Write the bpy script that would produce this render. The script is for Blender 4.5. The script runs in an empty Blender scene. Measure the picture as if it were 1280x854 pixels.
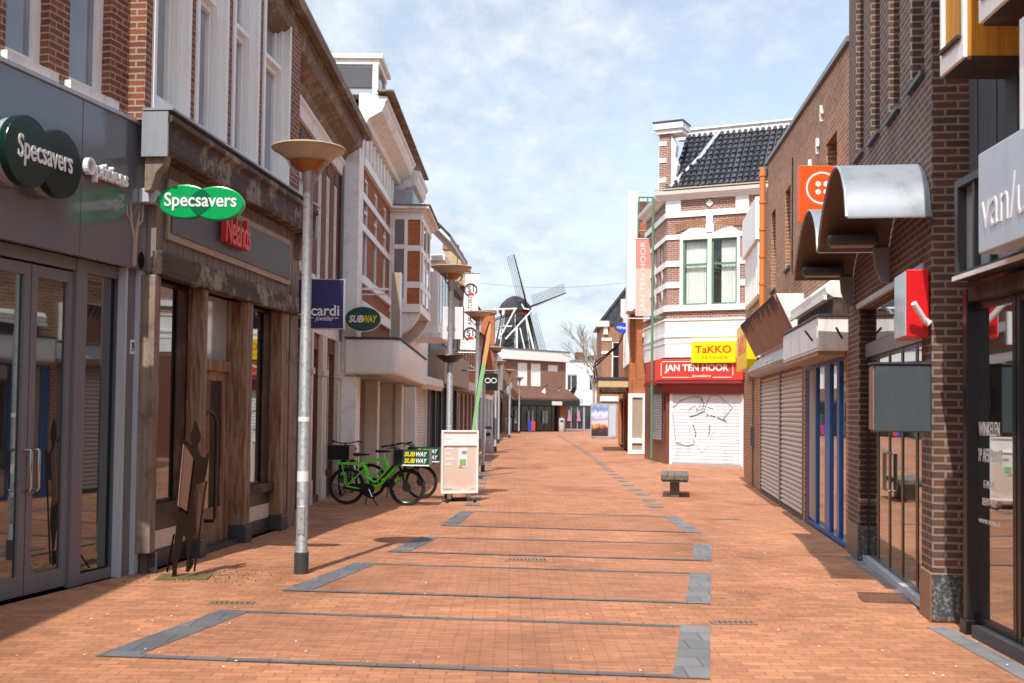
import bpy, bmesh, math, random
from mathutils import Matrix, Vector
random.seed(7)
C = bpy.context.scene.collection
PI = math.pi
# ------------------------------------------------------------------ camera model (also used to survey the photograph)
FPX, PITCH, ROLL, EYE, CY = 1400.0, .035, .012, 1.75, 466.0
def ray(px, py):
    x = (px-640)/FPX; y = (CY-py)/FPX
    c, s = math.cos(ROLL), math.sin(ROLL); x, y = c*x-s*y, s*x+c*y
    c, s = math.cos(PITCH), math.sin(PITCH)
    return Vector((x, c-s*y, s+c*y))
def gp(px, py, z=0.0):
    d = ray(px, py); t = (z-EYE)/d.z
    return Vector((d.x*t, d.y*t, z))
def at(px, py, Y):
    d = ray(px, py); t = Y/d.y
    return Vector((d.x*t, Y, EYE+d.z*t))
class Fac:
    """A vertical facade frame: u runs along it from A, d points out of it, z up."""
    def __init__(s, A, B, side):
        s.A = Vector((A[0], A[1], 0)); v = Vector((B[0]-A[0], B[1]-A[1], 0)); s.L = v.length
        s.U = v.normalized(); s.sg = -1 if side == 'L' else 1
        s.O = Vector((-s.U.y, s.U.x, 0))*s.sg
        s.M = Matrix.Translation(s.A) @ Matrix.Rotation(math.atan2(s.U.y, s.U.x), 4, 'Z')
    def at(s, px, py, d=0.0):
        r = ray(px, py); A = s.A + s.O*d
        t = (A.x*s.U.y-A.y*s.U.x)/(r.x*s.U.y-r.y*s.U.x)
        return ((r.x*t-A.x)*s.U.x+(r.y*t-A.y)*s.U.y, EYE+r.z*t)
    def u(s, px, py, d=0.0): return s.at(px, py, d)[0]
    def z(s, px, py, d=0.0): return s.at(px, py, d)[1]
def cam_face(x, y, ang=0):
    return Fac((x, y), (x+math.cos(ang), y+math.sin(ang)), 'L')
# ------------------------------------------------------------------ materials
def newmat(name):
    m = bpy.data.materials.new(name); m.use_nodes = True
    nt = m.node_tree; b = nt.nodes['Principled BSDF']
    return m, nt, b
def N(nt, t, **k):
    n = nt.nodes.new(t)
    for a, v in k.items():
        if a.startswith('i_'): n.inputs[a[2:].replace('_', ' ')].default_value = v
        else: setattr(n, a, v)
    return n
def rgba(c): return (c[0], c[1], c[2], 1)
def mixc(nt, a, b, f, mode='MIX'):
    n = nt.nodes.new('ShaderNodeMix'); n.data_type = 'RGBA'; n.blend_type = mode
    for sock, v in ((n.inputs[6], a), (n.inputs[7], b), (n.inputs[0], f)):
        if hasattr(v, 'links') or isinstance(v, bpy.types.NodeSocket): nt.links.new(v, sock)
        else: sock.default_value = v if not isinstance(v, tuple) else rgba(v)
    return n.outputs[2]
def ramp(nt, src, p0, p1, c0=(0, 0, 0), c1=(1, 1, 1)):
    r = nt.nodes.new('ShaderNodeValToRGB'); e = r.color_ramp.elements
    e[0].position = p0; e[1].position = p1; e[0].color = rgba(c0); e[1].color = rgba(c1)
    nt.links.new(src, r.inputs[0]); return r.outputs[0]
def uvn(nt): return nt.nodes.new('ShaderNodeUVMap').outputs[0]
def mapping(nt, v, sc=(1, 1, 1), rot=0):
    m = nt.nodes.new('ShaderNodeMapping'); m.inputs['Scale'].default_value = sc; m.inputs['Rotation'].default_value = (0, 0, rot)
    nt.links.new(v, m.inputs[0]); return m.outputs[0]
def noise(nt, v, sc, det=4, rough=.6):
    n = nt.nodes.new('ShaderNodeTexNoise'); n.inputs['Scale'].default_value = sc
    n.inputs['Detail'].default_value = det; n.inputs['Roughness'].default_value = rough
    nt.links.new(v, n.inputs['Vector']); return n.outputs[0]
def bump(nt, b, h, s=.3, dist=.01):
    n = nt.nodes.new('ShaderNodeBump'); n.inputs['Strength'].default_value = s; n.inputs['Distance'].default_value = dist
    nt.links.new(h, n.inputs['Height']); nt.links.new(n.outputs[0], b.inputs['Normal'])
def objc(nt): return nt.nodes.new('ShaderNodeTexCoord').outputs['Object']
def paint(name, col, rough=.5, dirt=.25, metal=0, sc=3, streak=True, spec=.5, dcol=None):
    m, nt, b = newmat(name); v = objc(nt)
    n1 = noise(nt, mapping(nt, v, (1, 1, .25 if streak else 1)), sc*2, 5)
    n2 = noise(nt, v, sc*9, 3)
    dk = dcol or tuple(c*.55 for c in col)
    c = mixc(nt, col, dk, ramp(nt, n1, .48, .8, (0, 0, 0), (dirt*2,)*3))
    c = mixc(nt, c, tuple(min(1, x*1.12) for x in col), ramp(nt, n2, .5, .75, (0, 0, 0), (.5,)*3))
    nt.links.new(c, b.inputs['Base Color'])
    b.inputs['Roughness'].default_value = rough; b.inputs['Metallic'].default_value = metal
    b.inputs['Specular IOR Level'].default_value = spec
    bump(nt, b, n2, .08, .004)
    return m
def plain(name, col, rough=.5, metal=0, spec=.5, emit=0):
    m, nt, b = newmat(name); n = noise(nt, objc(nt), 14, 3)
    c = mixc(nt, tuple(x*.9 for x in col), tuple(min(1, x*1.08) for x in col), n)
    nt.links.new(c, b.inputs['Base Color'])
    b.inputs['Roughness'].default_value = rough; b.inputs['Metallic'].default_value = metal
    b.inputs['Specular IOR Level'].default_value = spec
    return m
def brick(name, c1, c2, mort, w=.215, h=.068, ms=.011, rough=.85, rot=0, var=.5, bs=.5, offs=.5, patch=(.6, .6, .6), moss=None, squash=1.0, blot=False):
    m, nt, b = newmat(name); v = uvn(nt)
    if rot: v = mapping(nt, v, (1, 1, 1), rot)
    w1 = noise(nt, v, 9, 2)
    vv = nt.nodes.new('ShaderNodeVectorMath'); vv.operation = 'ADD'   # slightly wobbly joints
    sc = nt.nodes.new('ShaderNodeVectorMath'); sc.operation = 'SCALE'; sc.inputs[3].default_value = .006
    nt.links.new(w1, sc.inputs[0]); nt.links.new(v, vv.inputs[0]); nt.links.new(sc.outputs[0], vv.inputs[1])
    t = N(nt, 'ShaderNodeTexBrick', offset=offs, offset_frequency=2, squash=squash, i_Scale=1.0, i_Mortar_Size=ms, i_Mortar_Smooth=.35, i_Bias=0.0, i_Brick_Width=w, i_Row_Height=h)
    t.inputs['Color1'].default_value = rgba(c1); t.inputs['Color2'].default_value = rgba(c2); t.inputs['Mortar'].default_value = rgba(mort)
    nt.links.new(vv.outputs[0], t.inputs['Vector'])
    n1 = noise(nt, v, .9, 6, .65); n2 = noise(nt, v, 30, 4); n3 = noise(nt, mapping(nt, v, (1/w, 1/h, 1)), .9, 1)
    c = mixc(nt, t.outputs[0], patch, ramp(nt, n1, .35, .75, (0, 0, 0), (var,)*3), 'MULTIPLY')
    c = mixc(nt, c, (1.25, 1.2, 1.15), ramp(nt, n3, .45, .7, (0, 0, 0), (.6,)*3), 'MULTIPLY')
    c = mixc(nt, c, (.75, .75, .75), ramp(nt, n2, .45, .7, (0, 0, 0), (.6,)*3), 'MULTIPLY')
    if moss:
        n4 = noise(nt, v, .35, 7, .7); c = mixc(nt, c, moss, ramp(nt, n4, .58, .78, (0, 0, 0), (.55,)*3))
    if blot:                                                       # re-laid patches, worn tracks and stains
        n5 = noise(nt, mapping(nt, v, (.55, .22, 1)), 1.0, 6, .62); c = mixc(nt, c, (.62, .58, .54), ramp(nt, n5, .50, .66, (0, 0, 0), (.8,)*3), 'MULTIPLY')
        n6 = noise(nt, mapping(nt, v, (.5, 5, 1)), 1.0, 5, .7); c = mixc(nt, c, (1.16, 1.13, 1.12), ramp(nt, n6, .52, .68, (0, 0, 0), (.8,)*3), 'MULTIPLY')
        n7 = noise(nt, v, 4.5, 5, .75); c = mixc(nt, c, (.70, .66, .62), ramp(nt, n7, .56, .70, (0, 0, 0), (.55,)*3), 'MULTIPLY')
    nt.links.new(c, b.inputs['Base Color']); b.inputs['Roughness'].default_value = rough
    inv = N(nt, 'ShaderNodeMath', operation='SUBTRACT'); inv.inputs[0].default_value = 1
    nt.links.new(t.outputs['Fac'], inv.inputs[1])
    add = N(nt, 'ShaderNodeMath', operation='MULTIPLY_ADD'); nt.links.new(n2, add.inputs[0]); add.inputs[1].default_value = .35
    nt.links.new(inv.outputs[0], add.inputs[2]); bump(nt, b, add.outputs[0], bs, .01)
    return m
def glassm(name, col=(.016, .018, .02), rough=.025, spec=.9):
    m, nt, b = newmat(name); v = objc(nt)
    n = noise(nt, v, 1.3, 2); c = mixc(nt, tuple(x*.5 for x in col), tuple(x*1.6 for x in col), n)
    nt.links.new(c, b.inputs['Base Color']); b.inputs['Roughness'].default_value = rough
    b.inputs['Specular IOR Level'].default_value = spec
    n2 = noise(nt, v, .8, 2); bump(nt, b, n2, .05, .02)
    return m
def clearglass(name):
    m = bpy.data.materials.new(name); m.use_nodes = True; nt = m.node_tree; nt.nodes.clear()
    o = nt.nodes.new('ShaderNodeOutputMaterial'); mx = nt.nodes.new('ShaderNodeMixShader')
    tr = nt.nodes.new('ShaderNodeBsdfTransparent'); gl = nt.nodes.new('ShaderNodeBsdfGlossy'); gl.inputs['Roughness'].default_value = .02
    lw = nt.nodes.new('ShaderNodeLayerWeight'); lw.inputs[0].default_value = .5
    pw = N(nt, 'ShaderNodeMath', operation='POWER'); nt.links.new(lw.outputs['Facing'], pw.inputs[0]); pw.inputs[1].default_value = 3.5
    fr = N(nt, 'ShaderNodeMath', operation='MULTIPLY_ADD'); nt.links.new(pw.outputs[0], fr.inputs[0]); fr.inputs[1].default_value = .85; fr.inputs[2].default_value = .06
    tr.inputs[0].default_value = (.95, .97, .96, 1)
    nt.links.new(fr.outputs[0], mx.inputs[0]); nt.links.new(tr.outputs[0], mx.inputs[1]); nt.links.new(gl.outputs[0], mx.inputs[2])
    nt.links.new(mx.outputs[0], o.inputs[0]); return m
def mirrorglass(name, base, ior, dark=(.012, .013, .014)):
    m = bpy.data.materials.new(name); m.use_nodes = True; nt = m.node_tree; nt.nodes.clear()
    o = nt.nodes.new('ShaderNodeOutputMaterial'); mx = nt.nodes.new('ShaderNodeMixShader')
    df = nt.nodes.new('ShaderNodeBsdfDiffuse'); gl = nt.nodes.new('ShaderNodeBsdfGlossy'); gl.inputs['Roughness'].default_value = .025
    v = objc(nt); n = noise(nt, v, 1.1, 3); nt.links.new(mixc(nt, dark, tuple(x*2.5 for x in dark), n), df.inputs[0])
    fr = nt.nodes.new('ShaderNodeFresnel'); fr.inputs[0].default_value = ior
    ma = N(nt, 'ShaderNodeMath', operation='MULTIPLY_ADD'); nt.links.new(fr.outputs[0], ma.inputs[0]); ma.inputs[1].default_value = 1-base; ma.inputs[2].default_value = base
    bp = nt.nodes.new('ShaderNodeBump'); bp.inputs['Strength'].default_value = .04; bp.inputs['Distance'].default_value = .02; nt.links.new(noise(nt, v, .9, 2), bp.inputs['Height']); nt.links.new(bp.outputs[0], gl.inputs['Normal'])
    gl.inputs[0].default_value = (.86, .90, .90, 1)
    nt.links.new(ma.outputs[0], mx.inputs[0]); nt.links.new(df.outputs[0], mx.inputs[1]); nt.links.new(gl.outputs[0], mx.inputs[2]); nt.links.new(mx.outputs[0], o.inputs[0]); return m
def wood(name, c1, c2, pale=None, rough=.7, axis=2, pl=.5, sc=1.0, st=False):
    m, nt, b = newmat(name); v = objc(nt); s = [14*sc]*3; s[axis] = .9*sc
    n1 = noise(nt, mapping(nt, v, tuple(s)), 1.6, 6, .7); n2 = noise(nt, mapping(nt, v, (9, 9, .9)) if st else v, 1.5 if st else 2.2, 6, .7)
    c = mixc(nt, c1, c2, ramp(nt, n1, .35, .65))
    if pale: c = mixc(nt, c, pale, ramp(nt, n2, .45 if st else .50, .60, (0, 0, 0), (pl,)*3))
    nt.links.new(c, b.inputs['Base Color']); b.inputs['Roughness'].default_value = rough; bump(nt, b, n1, .5, .01)
    return m
def tilem(name, c1, c2, w=.25, h=.3, rough=.45, spots=None):
    m, nt, b = newmat(name); v = uvn(nt)
    t = N(nt, 'ShaderNodeTexBrick', offset=.0, i_Scale=1.0, i_Mortar_Size=.012, i_Mortar_Smooth=.6, i_Brick_Width=w, i_Row_Height=h)
    t.inputs['Color1'].default_value = rgba(c1); t.inputs['Color2'].default_value = rgba(c2); t.inputs['Mortar'].default_value = rgba(tuple(x*.3 for x in c1))
    nt.links.new(v, t.inputs['Vector'])
    n1 = noise(nt, v, 2.6, 5, .7); c = t.outputs[0]
    if spots: c = mixc(nt, c, spots, ramp(nt, n1, .63, .68))
    nt.links.new(c, b.inputs['Base Color']); b.inputs['Roughness'].default_value = rough
    wv = N(nt, 'ShaderNodeTexWave', wave_type='BANDS', bands_direction='X', i_Scale=PI/w/10*1.0); nt.links.new(v, wv.inputs[0])
    bump(nt, b, wv.outputs[1], .6, .03); return m
def poster(name, stops, sc=1.5, dist=3.0, grad=True):
    """a printed picture: vertical bands of colour broken up by noise"""
    m, nt, b = newmat(name); g = nt.nodes.new('ShaderNodeTexCoord').outputs['Generated']
    sp = nt.nodes.new('ShaderNodeSeparateXYZ'); nt.links.new(g, sp.inputs[0])
    n = noise(nt, mapping(nt, g, (2.2, 1, 3)), sc, 5, .7)
    a = N(nt, 'ShaderNodeMath', operation='MULTIPLY_ADD'); nt.links.new(n, a.inputs[0]); a.inputs[1].default_value = dist*.2; nt.links.new(sp.outputs[2], a.inputs[2])
    s2 = N(nt, 'ShaderNodeMath', operation='SUBTRACT'); nt.links.new(a.outputs[0], s2.inputs[0]); s2.inputs[1].default_value = dist*.1
    r = nt.nodes.new('ShaderNodeValToRGB'); e = r.color_ramp.elements
    e[0].position, e[0].color = stops[0][0], rgba(stops[0][1]); e[1].position, e[1].color = stops[-1][0], rgba(stops[-1][1])
    for p, c in stops[1:-1]: x = e.new(p); x.color = rgba(c)
    nt.links.new(s2.outputs[0], r.inputs[0]); nt.links.new(r.outputs[0], b.inputs['Base Color']); b.inputs['Roughness'].default_value = .35
    return m
M = {}
M['brick_red'] = brick('brick_red', (.27, .082, .034), (.17, .048, .023), (.36, .30, .23))
M['brick_warm'] = brick('brick_warm', (.36, .105, .038), (.25, .068, .028), (.27, .13, .075))
M['brick_brown'] = brick('brick_brown', (.23, .078, .042), (.15, .050, .03), (.20, .12, .08))
M['brick_dark'] = brick('brick_dark', (.135, .056, .038), (.080, .036, .027), (.24, .20, .165), ms=.012)
M['brick_orange'] = brick('brick_orange', (.36, .15, .065), (.27, .105, .048), (.34, .24, .17), patch=(.55, .55, .55))
M['brick_tan'] = brick('brick_tan', (.43, .19, .09), (.27, .112, .055), (.44, .33, .24), patch=(.7, .68, .66))
M['brick_bright'] = brick('brick_bright', (.50, .15, .045), (.40, .115, .038), (.36, .17, .08))
M['brick_mid'] = brick('brick_mid', (.33, .13, .085), (.24, .085, .055), (.5, .44, .38))
M['brick_yellow'] = brick('brick_yellow', (.55, .40, .22), (.45, .32, .17), (.5, .42, .3))
M['paving'] = brick('paving', (.52, .232, .115), (.38, .158, .078), (.28, .132, .074), w=.205, h=.10, ms=.0055, bs=.6, var=.9, patch=(.66, .64, .62), moss=(.36, .205, .105), blot=True)
M['paving_panel'] = brick('paving_panel', (.50, .215, .105), (.35, .145, .076), (.26, .122, .070), w=.205, h=.052, ms=.006, bs=.6, var=.9, patch=(.66, .64, .62), moss=(.28, .165, .085), blot=True)
M['grey_paver'] = brick('grey_paver', (.215, .21, .212), (.15, .15, .155), (.10, .09, .08), w=.30, h=.30, ms=.006, rough=.8, var=.6)
M['dark_paver'] = brick('dark_paver', (.155, .155, .165), (.105, .107, .117), (.06, .056, .05), w=.30, h=.30, ms=.006, rough=.8, var=.6)
M['soil'] = paint('soil', (.2, .13, .09), .95, .3, sc=.3)
M['white'] = paint('white_paint', (.84, .83, .80), .45, .12)
M['white_old'] = paint('white_old', (.78, .765, .73), .6, .35, dcol=(.33, .31, .28))
M['white_peel'] = paint('white_peel', (.84, .83, .80), .6, .40, sc=2, streak=False, dcol=(.5, .48, .45))
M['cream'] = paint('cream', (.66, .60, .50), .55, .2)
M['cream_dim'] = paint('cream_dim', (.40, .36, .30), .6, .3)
M['canopy_grey'] = paint('canopy_grey', (.74, .72, .68), .4, .15)
M['grey_gloss'] = paint('grey_gloss', (.125, .135, .165), .12, .12, spec=.9, streak=False, sc=1)
M['grey_frame'] = paint('grey_frame', (.16, .16, .175), .35, .15)
M['grey_light'] = paint('grey_light', (.42, .46, .52), .35, .15)
M['zinc'] = paint('zinc', (.36, .39, .42), .45, .35, metal=.5, sc=4)
M['galv'] = paint('galvanised', (.44, .46, .47), .45, .9, metal=.5, sc=11, streak=False, dcol=(.27, .29, .30))
M['steel'] = plain('steel', (.6, .6, .6), .22, 1)
M['sheet'] = paint('sheet_metal', (.25, .275, .31), .5, .5, metal=.2, sc=1.2, streak=False)
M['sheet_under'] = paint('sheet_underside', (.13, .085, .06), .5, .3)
M['black'] = paint('black_paint', (.012, .012, .013), .3, .1)
M['black_matt'] = plain('black_matt', (.014, .014, .015), .65)
M['dark_grey'] = paint('dark_grey', (.045, .047, .052), .45, .2)
M['slate_box'] = paint('slate_box', (.045, .060, .068), .4, .3, streak=False, dcol=(.075, .09, .10))
M['rust'] = paint('rust', (.017, .009, .006), .9, .6, spec=.08, sc=5, streak=False, dcol=(.018, .010, .007))
M['mossplate'] = paint('moss_plate', (.13, .095, .03), .9, .6, sc=8, streak=False)
M['wood_old'] = wood('wood_weathered', (.28, .125, .050), (.10, .044, .019), (.36, .29, .22), pl=.7, st=True)
M['wood_pale'] = wood('wood_pale', (.27, .22, .175), (.16, .115, .08), (.10, .06, .035), pl=.6)
M['wood_beam'] = wood('wood_beam', (.085, .052, .032), (.020, .012, .008), (.30, .26, .21), axis=0, pl=.9)
M['wood_cornice'] = wood('wood_cornice', (.21, .135, .075), (.11, .066, .036), (.34, .27, .19), axis=0, pl=.6)
M['wood_orange'] = wood('wood_orange', (.66, .31, .05), (.42, .17, .025), rough=.6, sc=.6)
M['wood_orange'].node_tree.nodes['Principled BSDF'].inputs['Specular IOR Level'].default_value = .1
M['wood_bench'] = wood('wood_bench', (.16, .145, .115), (.085, .075, .058), (.21, .20, .16), axis=1)
M['wood_dark'] = wood('wood_dark', (.055, .028, .016), (.025, .013, .008), (.13, .09, .06), pl=.5)
M['cladding'] = wood('cladding_dark', (.060, .060, .068), (.038, .038, .043), rough=.6, sc=.5)
M['board_brown'] = paint('board_brown', (.21, .165, .135), .7, .3)
M['board_slate'] = paint('board_slate', (.072, .075, .085), .5, .2)
M['board_tan'] = paint('board_tan', (.36, .28, .20), .6, .25)
M['glass'] = glassm('glass')
M['glass_painted_sky'] = glassm('glass_painted_sky', (.22, .245, .275), .05, 1.0)  # pale sky reflection painted into the pane's base colour
M['glass_blind'] = glassm('glass_pale', (.33, .35, .36), .08, .7)
M['glass_mirror'] = mirrorglass('glass_mirror', .16, 1.7)
M['glass_bright'] = mirrorglass('glass_bright', .50, 1.9)
M['clear'] = clearglass('glass_clear')
M['curtain'] = paint('curtain', (.88, .88, .86), .8, .15)
M['curtain_dim'] = paint('curtain_dim', (.2, .18, .19), .8, .3)
M['green_frame'] = paint('green_frame', (.10, .21, .12), .45, .15)
M['sign_green'] = plain('sign_green', (.0, .33, .085), .25)
M['sign_deep'] = plain('sign_deep_green', (.003, .026, .016), .25)
M['sign_mix'] = plain('sign_mix_green', (.0, .12, .05), .25)
M['sign_deep2'] = plain('sign_black_green', (.002, .014, .010), .25)
M['letter'] = plain('letter_white', (.8, .8, .8), .4)
M['letter_red'] = plain('letter_red', (.62, .03, .02), .4)
M['letter_gold'] = plain('letter_gold', (.75, .46, .03), .4)
M['letter_grey'] = plain('letter_grey', (.3, .3, .3), .5)
M['navy'] = plain('navy', (.024, .017, .12), .35)
M['subgreen'] = plain('sub_green', (.008, .07, .045), .35)
M['yellow'] = plain('sign_yellow', (.88, .62, .0), .4)
M['redsign'] = paint('sign_red', (.62, .045, .028), .4, .12)
M['redpure'] = plain('red_pure', (.62, .006, .010), .35)
M['reddark'] = paint('red_dark', (.20, .018, .020), .6, .25)
M['orange_sign'] = plain('orange_sign', (.85, .09, .012), .35)
M['banner'] = paint('banner_cloth', (.70, .44, .39), .8, .2, streak=False)
M['banner2'] = paint('banner_cloth_red', (.60, .24, .21), .8, .2, streak=False)
M['blue'] = plain('blue_paint', (.008, .105, .36), .35)
M['bluesign'] = plain('blue_sign', (.012, .06, .50), .35)
M['oxred'] = paint('oxblood_door', (.11, .016, .012), .4, .2)
M['slate_tile'] = tilem('slate_tile', (.030, .034, .045), (.055, .06, .075), .26, .30, .38, (.17, .12, .08))
M['brown_tile'] = tilem('brown_tile', (.17, .075, .045), (.12, .055, .036), .25, .3, .7)
M['shutter_white'] = paint('shutter_white', (.70, .70, .71), .5, .4, sc=2)
M['shutter_tan'] = paint('shutter_tan', (.50, .44, .40), .5, .25)
M['shutter_grey'] = paint('shutter_grey', (.33, .34, .36), .5, .25)
M['graff_blue'] = plain('graffiti_blue', (.28, .40, .56), .7)
M['graff_dark'] = plain('graffiti_dark', (.11, .13, .17), .7)
M['graff_white'] = plain('graffiti_white', (.85, .85, .85), .7)
M['concrete'] = paint('concrete', (.42, .41, .39), .8, .3, streak=False)
M['stone_red'] = paint('stone_red', (.16, .06, .042), .35, .3, streak=False)
M['sign_pale'] = paint('sign_pale', (.47, .54, .63), .4, .15)
M['shield'] = paint('shield_brown', (.11, .052, .034), .35, .4)
M['letter_faded'] = plain('letter_faded', (.80, .68, .63), .7)
M['granite'] = paint('granite', (.055, .058, .060), .4, .9, sc=16, streak=False, dcol=(.26, .26, .25))
M['granite_tan'] = paint('granite_tan', (.26, .15, .10), .5, .4, sc=9, streak=False)
M['brown_panel'] = paint('brown_panel', (.27, .135, .095), .6, .5, sc=1.4, dcol=(.38, .22, .17))
M['pvc_orange'] = plain('pvc_orange', (.62, .20, .045), .45)
M['amber'] = plain('lamp_amber', (.32, .12, .03), .3)
M['lamp_shell'] = paint('lamp_shell', (.46, .41, .36), .45, .3, streak=False)
M['lamp_top'] = paint('lamp_top', (.42, .31, .20), .6, .4, streak=False)
M['rubber'] = plain('rubber', (.012, .012, .012), .8)
M['lime'] = plain('lime_frame', (.15, .82, .04), .3)
M['flag_orange'] = plain('flag_orange', (.62, .33, .12), .7)
M['flag_green'] = plain('flag_green', (.22, .48, .2), .7)
M['thatch'] = paint('thatch', (.030, .030, .034), .9, .5, sc=1, streak=False)
M['mill_white'] = plain('mill_white', (.75, .76, .76), .5)
M['sail'] = plain('sail_lattice', (.09, .11, .10), .7)
M['bark'] = paint('bark', (.34, .30, .25), .9, .4)
M['gold'] = paint('gold_fascia', (.50, .40, .22), .5, .25)
M['pink'] = plain('pink_cloth', (.45, .20, .30), .8)
M['leaf'] = plain('leaf', (.05, .10, .03), .7)
M['moss_stuff'] = plain('moss_green', (.07, .10, .025), .95)
M['paper'] = plain('paper', (.7, .7, .68), .8)
# ------------------------------------------------------------------ mesh building
WM = {}
class MB:
    def __init__(s, F=None):
        s.v, s.f = [], []; s.F = F; s.sg = F.sg if F else 1
    def add(s, pts, faces):
        n = len(s.v); s.v += [(p[0], s.sg*p[1], p[2]) for p in pts]; s.f += [tuple(i+n for i in f) for f in faces]; return s
    def box(s, u0, u1, d0, d1, z0, z1):
        p = [(u0, d0, z0), (u1, d0, z0), (u1, d1, z0), (u0, d1, z0), (u0, d0, z1), (u1, d0, z1), (u1, d1, z1), (u0, d1, z1)]
        return s.add(p, [(0, 3, 2, 1), (4, 5, 6, 7), (0, 1, 5, 4), (1, 2, 6, 5), (2, 3, 7, 6), (3, 0, 4, 7)])
    def quad(s, *p): return s.add(p, [tuple(range(len(p)))])
    def prism(s, poly, t0, t1, ax='d'):
        n = len(poly)
        mk = {'d': lambda a, b, t: (a, t, b), 'u': lambda a, b, t: (t, a, b), 'z': lambda a, b, t: (a, b, t)}[ax]
        p = [mk(a, b, t0) for a, b in poly]+[mk(a, b, t1) for a, b in poly]
        return s.add(p, [tuple(range(n))[::-1], tuple(range(n, 2*n))]+[(i, (i+1) % n, n+(i+1) % n, n+i) for i in range(n)])
    def tube(s, pts, r, n=8, closed=False, caps=True):
        P = [Vector(p) for p in pts]; R = r if isinstance(r, (list, tuple)) else [r]*len(P)
        rings = []; up = None
        for i, p in enumerate(P):
            if closed: t = P[(i+1) % len(P)]-P[i-1]
            else: t = P[min(i+1, len(P)-1)]-P[max(i-1, 0)]
            t.normalize()
            if up is None: up = Vector((0, 0, 1)) if abs(t.z) < .9 else Vector((1, 0, 0))
            a = t.cross(up); 
            if a.length < 1e-4: a = t.cross(Vector((0, 1, 0)))
            a.normalize(); b = a.cross(t); up = b
            rings.append([p+(a*math.cos(2*PI*k/n)+b*math.sin(2*PI*k/n))*R[i] for k in range(n)])
        pts2 = [q for rg in rings for q in rg]; m = len(P); fs = []
        for i in range(m if closed else m-1):
            for k in range(n):
                fs.append((i*n+k, i*n+(k+1) % n, ((i+1) % m)*n+(k+1) % n, ((i+1) % m)*n+k))
        if not closed and caps: fs += [tuple(range(n))[::-1], tuple(range((m-1)*n, m*n))]
        return s.add(pts2, fs)
    def lathe(s, prof, cu, cd, n=24, z0=0):
        p = []; fs = []
        for r, z in prof: p += [(cu+r*math.cos(2*PI*k/n), cd+r*math.sin(2*PI*k/n), z0+z) for k in range(n)]
        for i in range(len(prof)-1):
            for k in range(n): fs.append((i*n+k, i*n+(k+1) % n, (i+1)*n+(k+1) % n, (i+1)*n+k))
        if prof[0][0] > 1e-4: fs.append(tuple(range(n))[::-1])
        if prof[-1][0] > 1e-4: fs.append(tuple(range((len(prof)-1)*n, len(prof)*n)))
        return s.add(p, fs)
    def disc(s, cu, cz, ru, rz, d0, d1, n=40):
        return s.prism([(cu+ru*math.cos(2*PI*k/n), cz+rz*math.sin(2*PI*k/n)) for k in range(n)], d0, d1, 'd')
    def build(s, name, mat, parent=None, smooth=False, bevel=0, F=None, fix=True):
        F = F or s.F
        me = bpy.data.meshes.new(name); me.from_pydata(s.v, [], s.f); me.update()
        bm = bmesh.new(); bm.from_mesh(me)
        if fix: bmesh.ops.recalc_face_normals(bm, faces=bm.faces)
        uv = bm.loops.layers.uv.new('UVMap')
        for f in bm.faces:
            n = f.normal; ax, ay, az = abs(n.x), abs(n.y), abs(n.z)
            for l in f.loops:
                c = l.vert.co
                if az >= ax and az >= ay: l[uv].uv = (c.x, c.y)
                elif ax > ay: l[uv].uv = (c.y, c.z/max(.3, math.sqrt(1-az*az)))
                else: l[uv].uv = (c.x, c.z/max(.3, math.sqrt(1-az*az)))
            f.smooth = smooth
        bm.to_mesh(me); bm.free()
        mt = M[mat] if isinstance(mat, str) else mat
        me.materials.append(mt)
        o = bpy.data.objects.new(name, me); C.objects.link(o)
        W = F.M if F else Matrix()
        place(o, W, parent)
        if bevel:
            b = o.modifiers.new('bevel', 'BEVEL'); b.width = bevel; b.segments = 2; b.limit_method = 'ANGLE'
        if smooth:
            try: me.set_sharp_from_angle(angle=math.radians(40))
            except Exception: pass
        return o
def place(o, W, parent):
    if parent is None: o.matrix_basis = W
    else:
        o.parent = parent; o.matrix_basis = WM[parent].inverted() @ W
    WM[o] = W.copy()
def empty(name, W, label, cat, group=None):
    o = bpy.data.objects.new(name, None); C.objects.link(o); o.empty_display_size = .3
    place(o, W, None); return tag(o, label, cat, group)
def tag(o, label=None, cat=None, group=None, kind=None):
    if label: o['label'] = label
    if cat: o['category'] = cat
    if group: o['group'] = group
    if kind: o['kind'] = kind
    return o
def thing(name, F, label, cat, group=None): return empty(name, F.M, label, cat, group)
def children(o): return [c for c in bpy.data.objects if c.parent == o]
def copy_tree(o, parent=None):
    c = o.copy(); C.objects.link(c)
    if parent: c.parent = parent
    for ch in children(o): copy_tree(ch, c)
    return c
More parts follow.
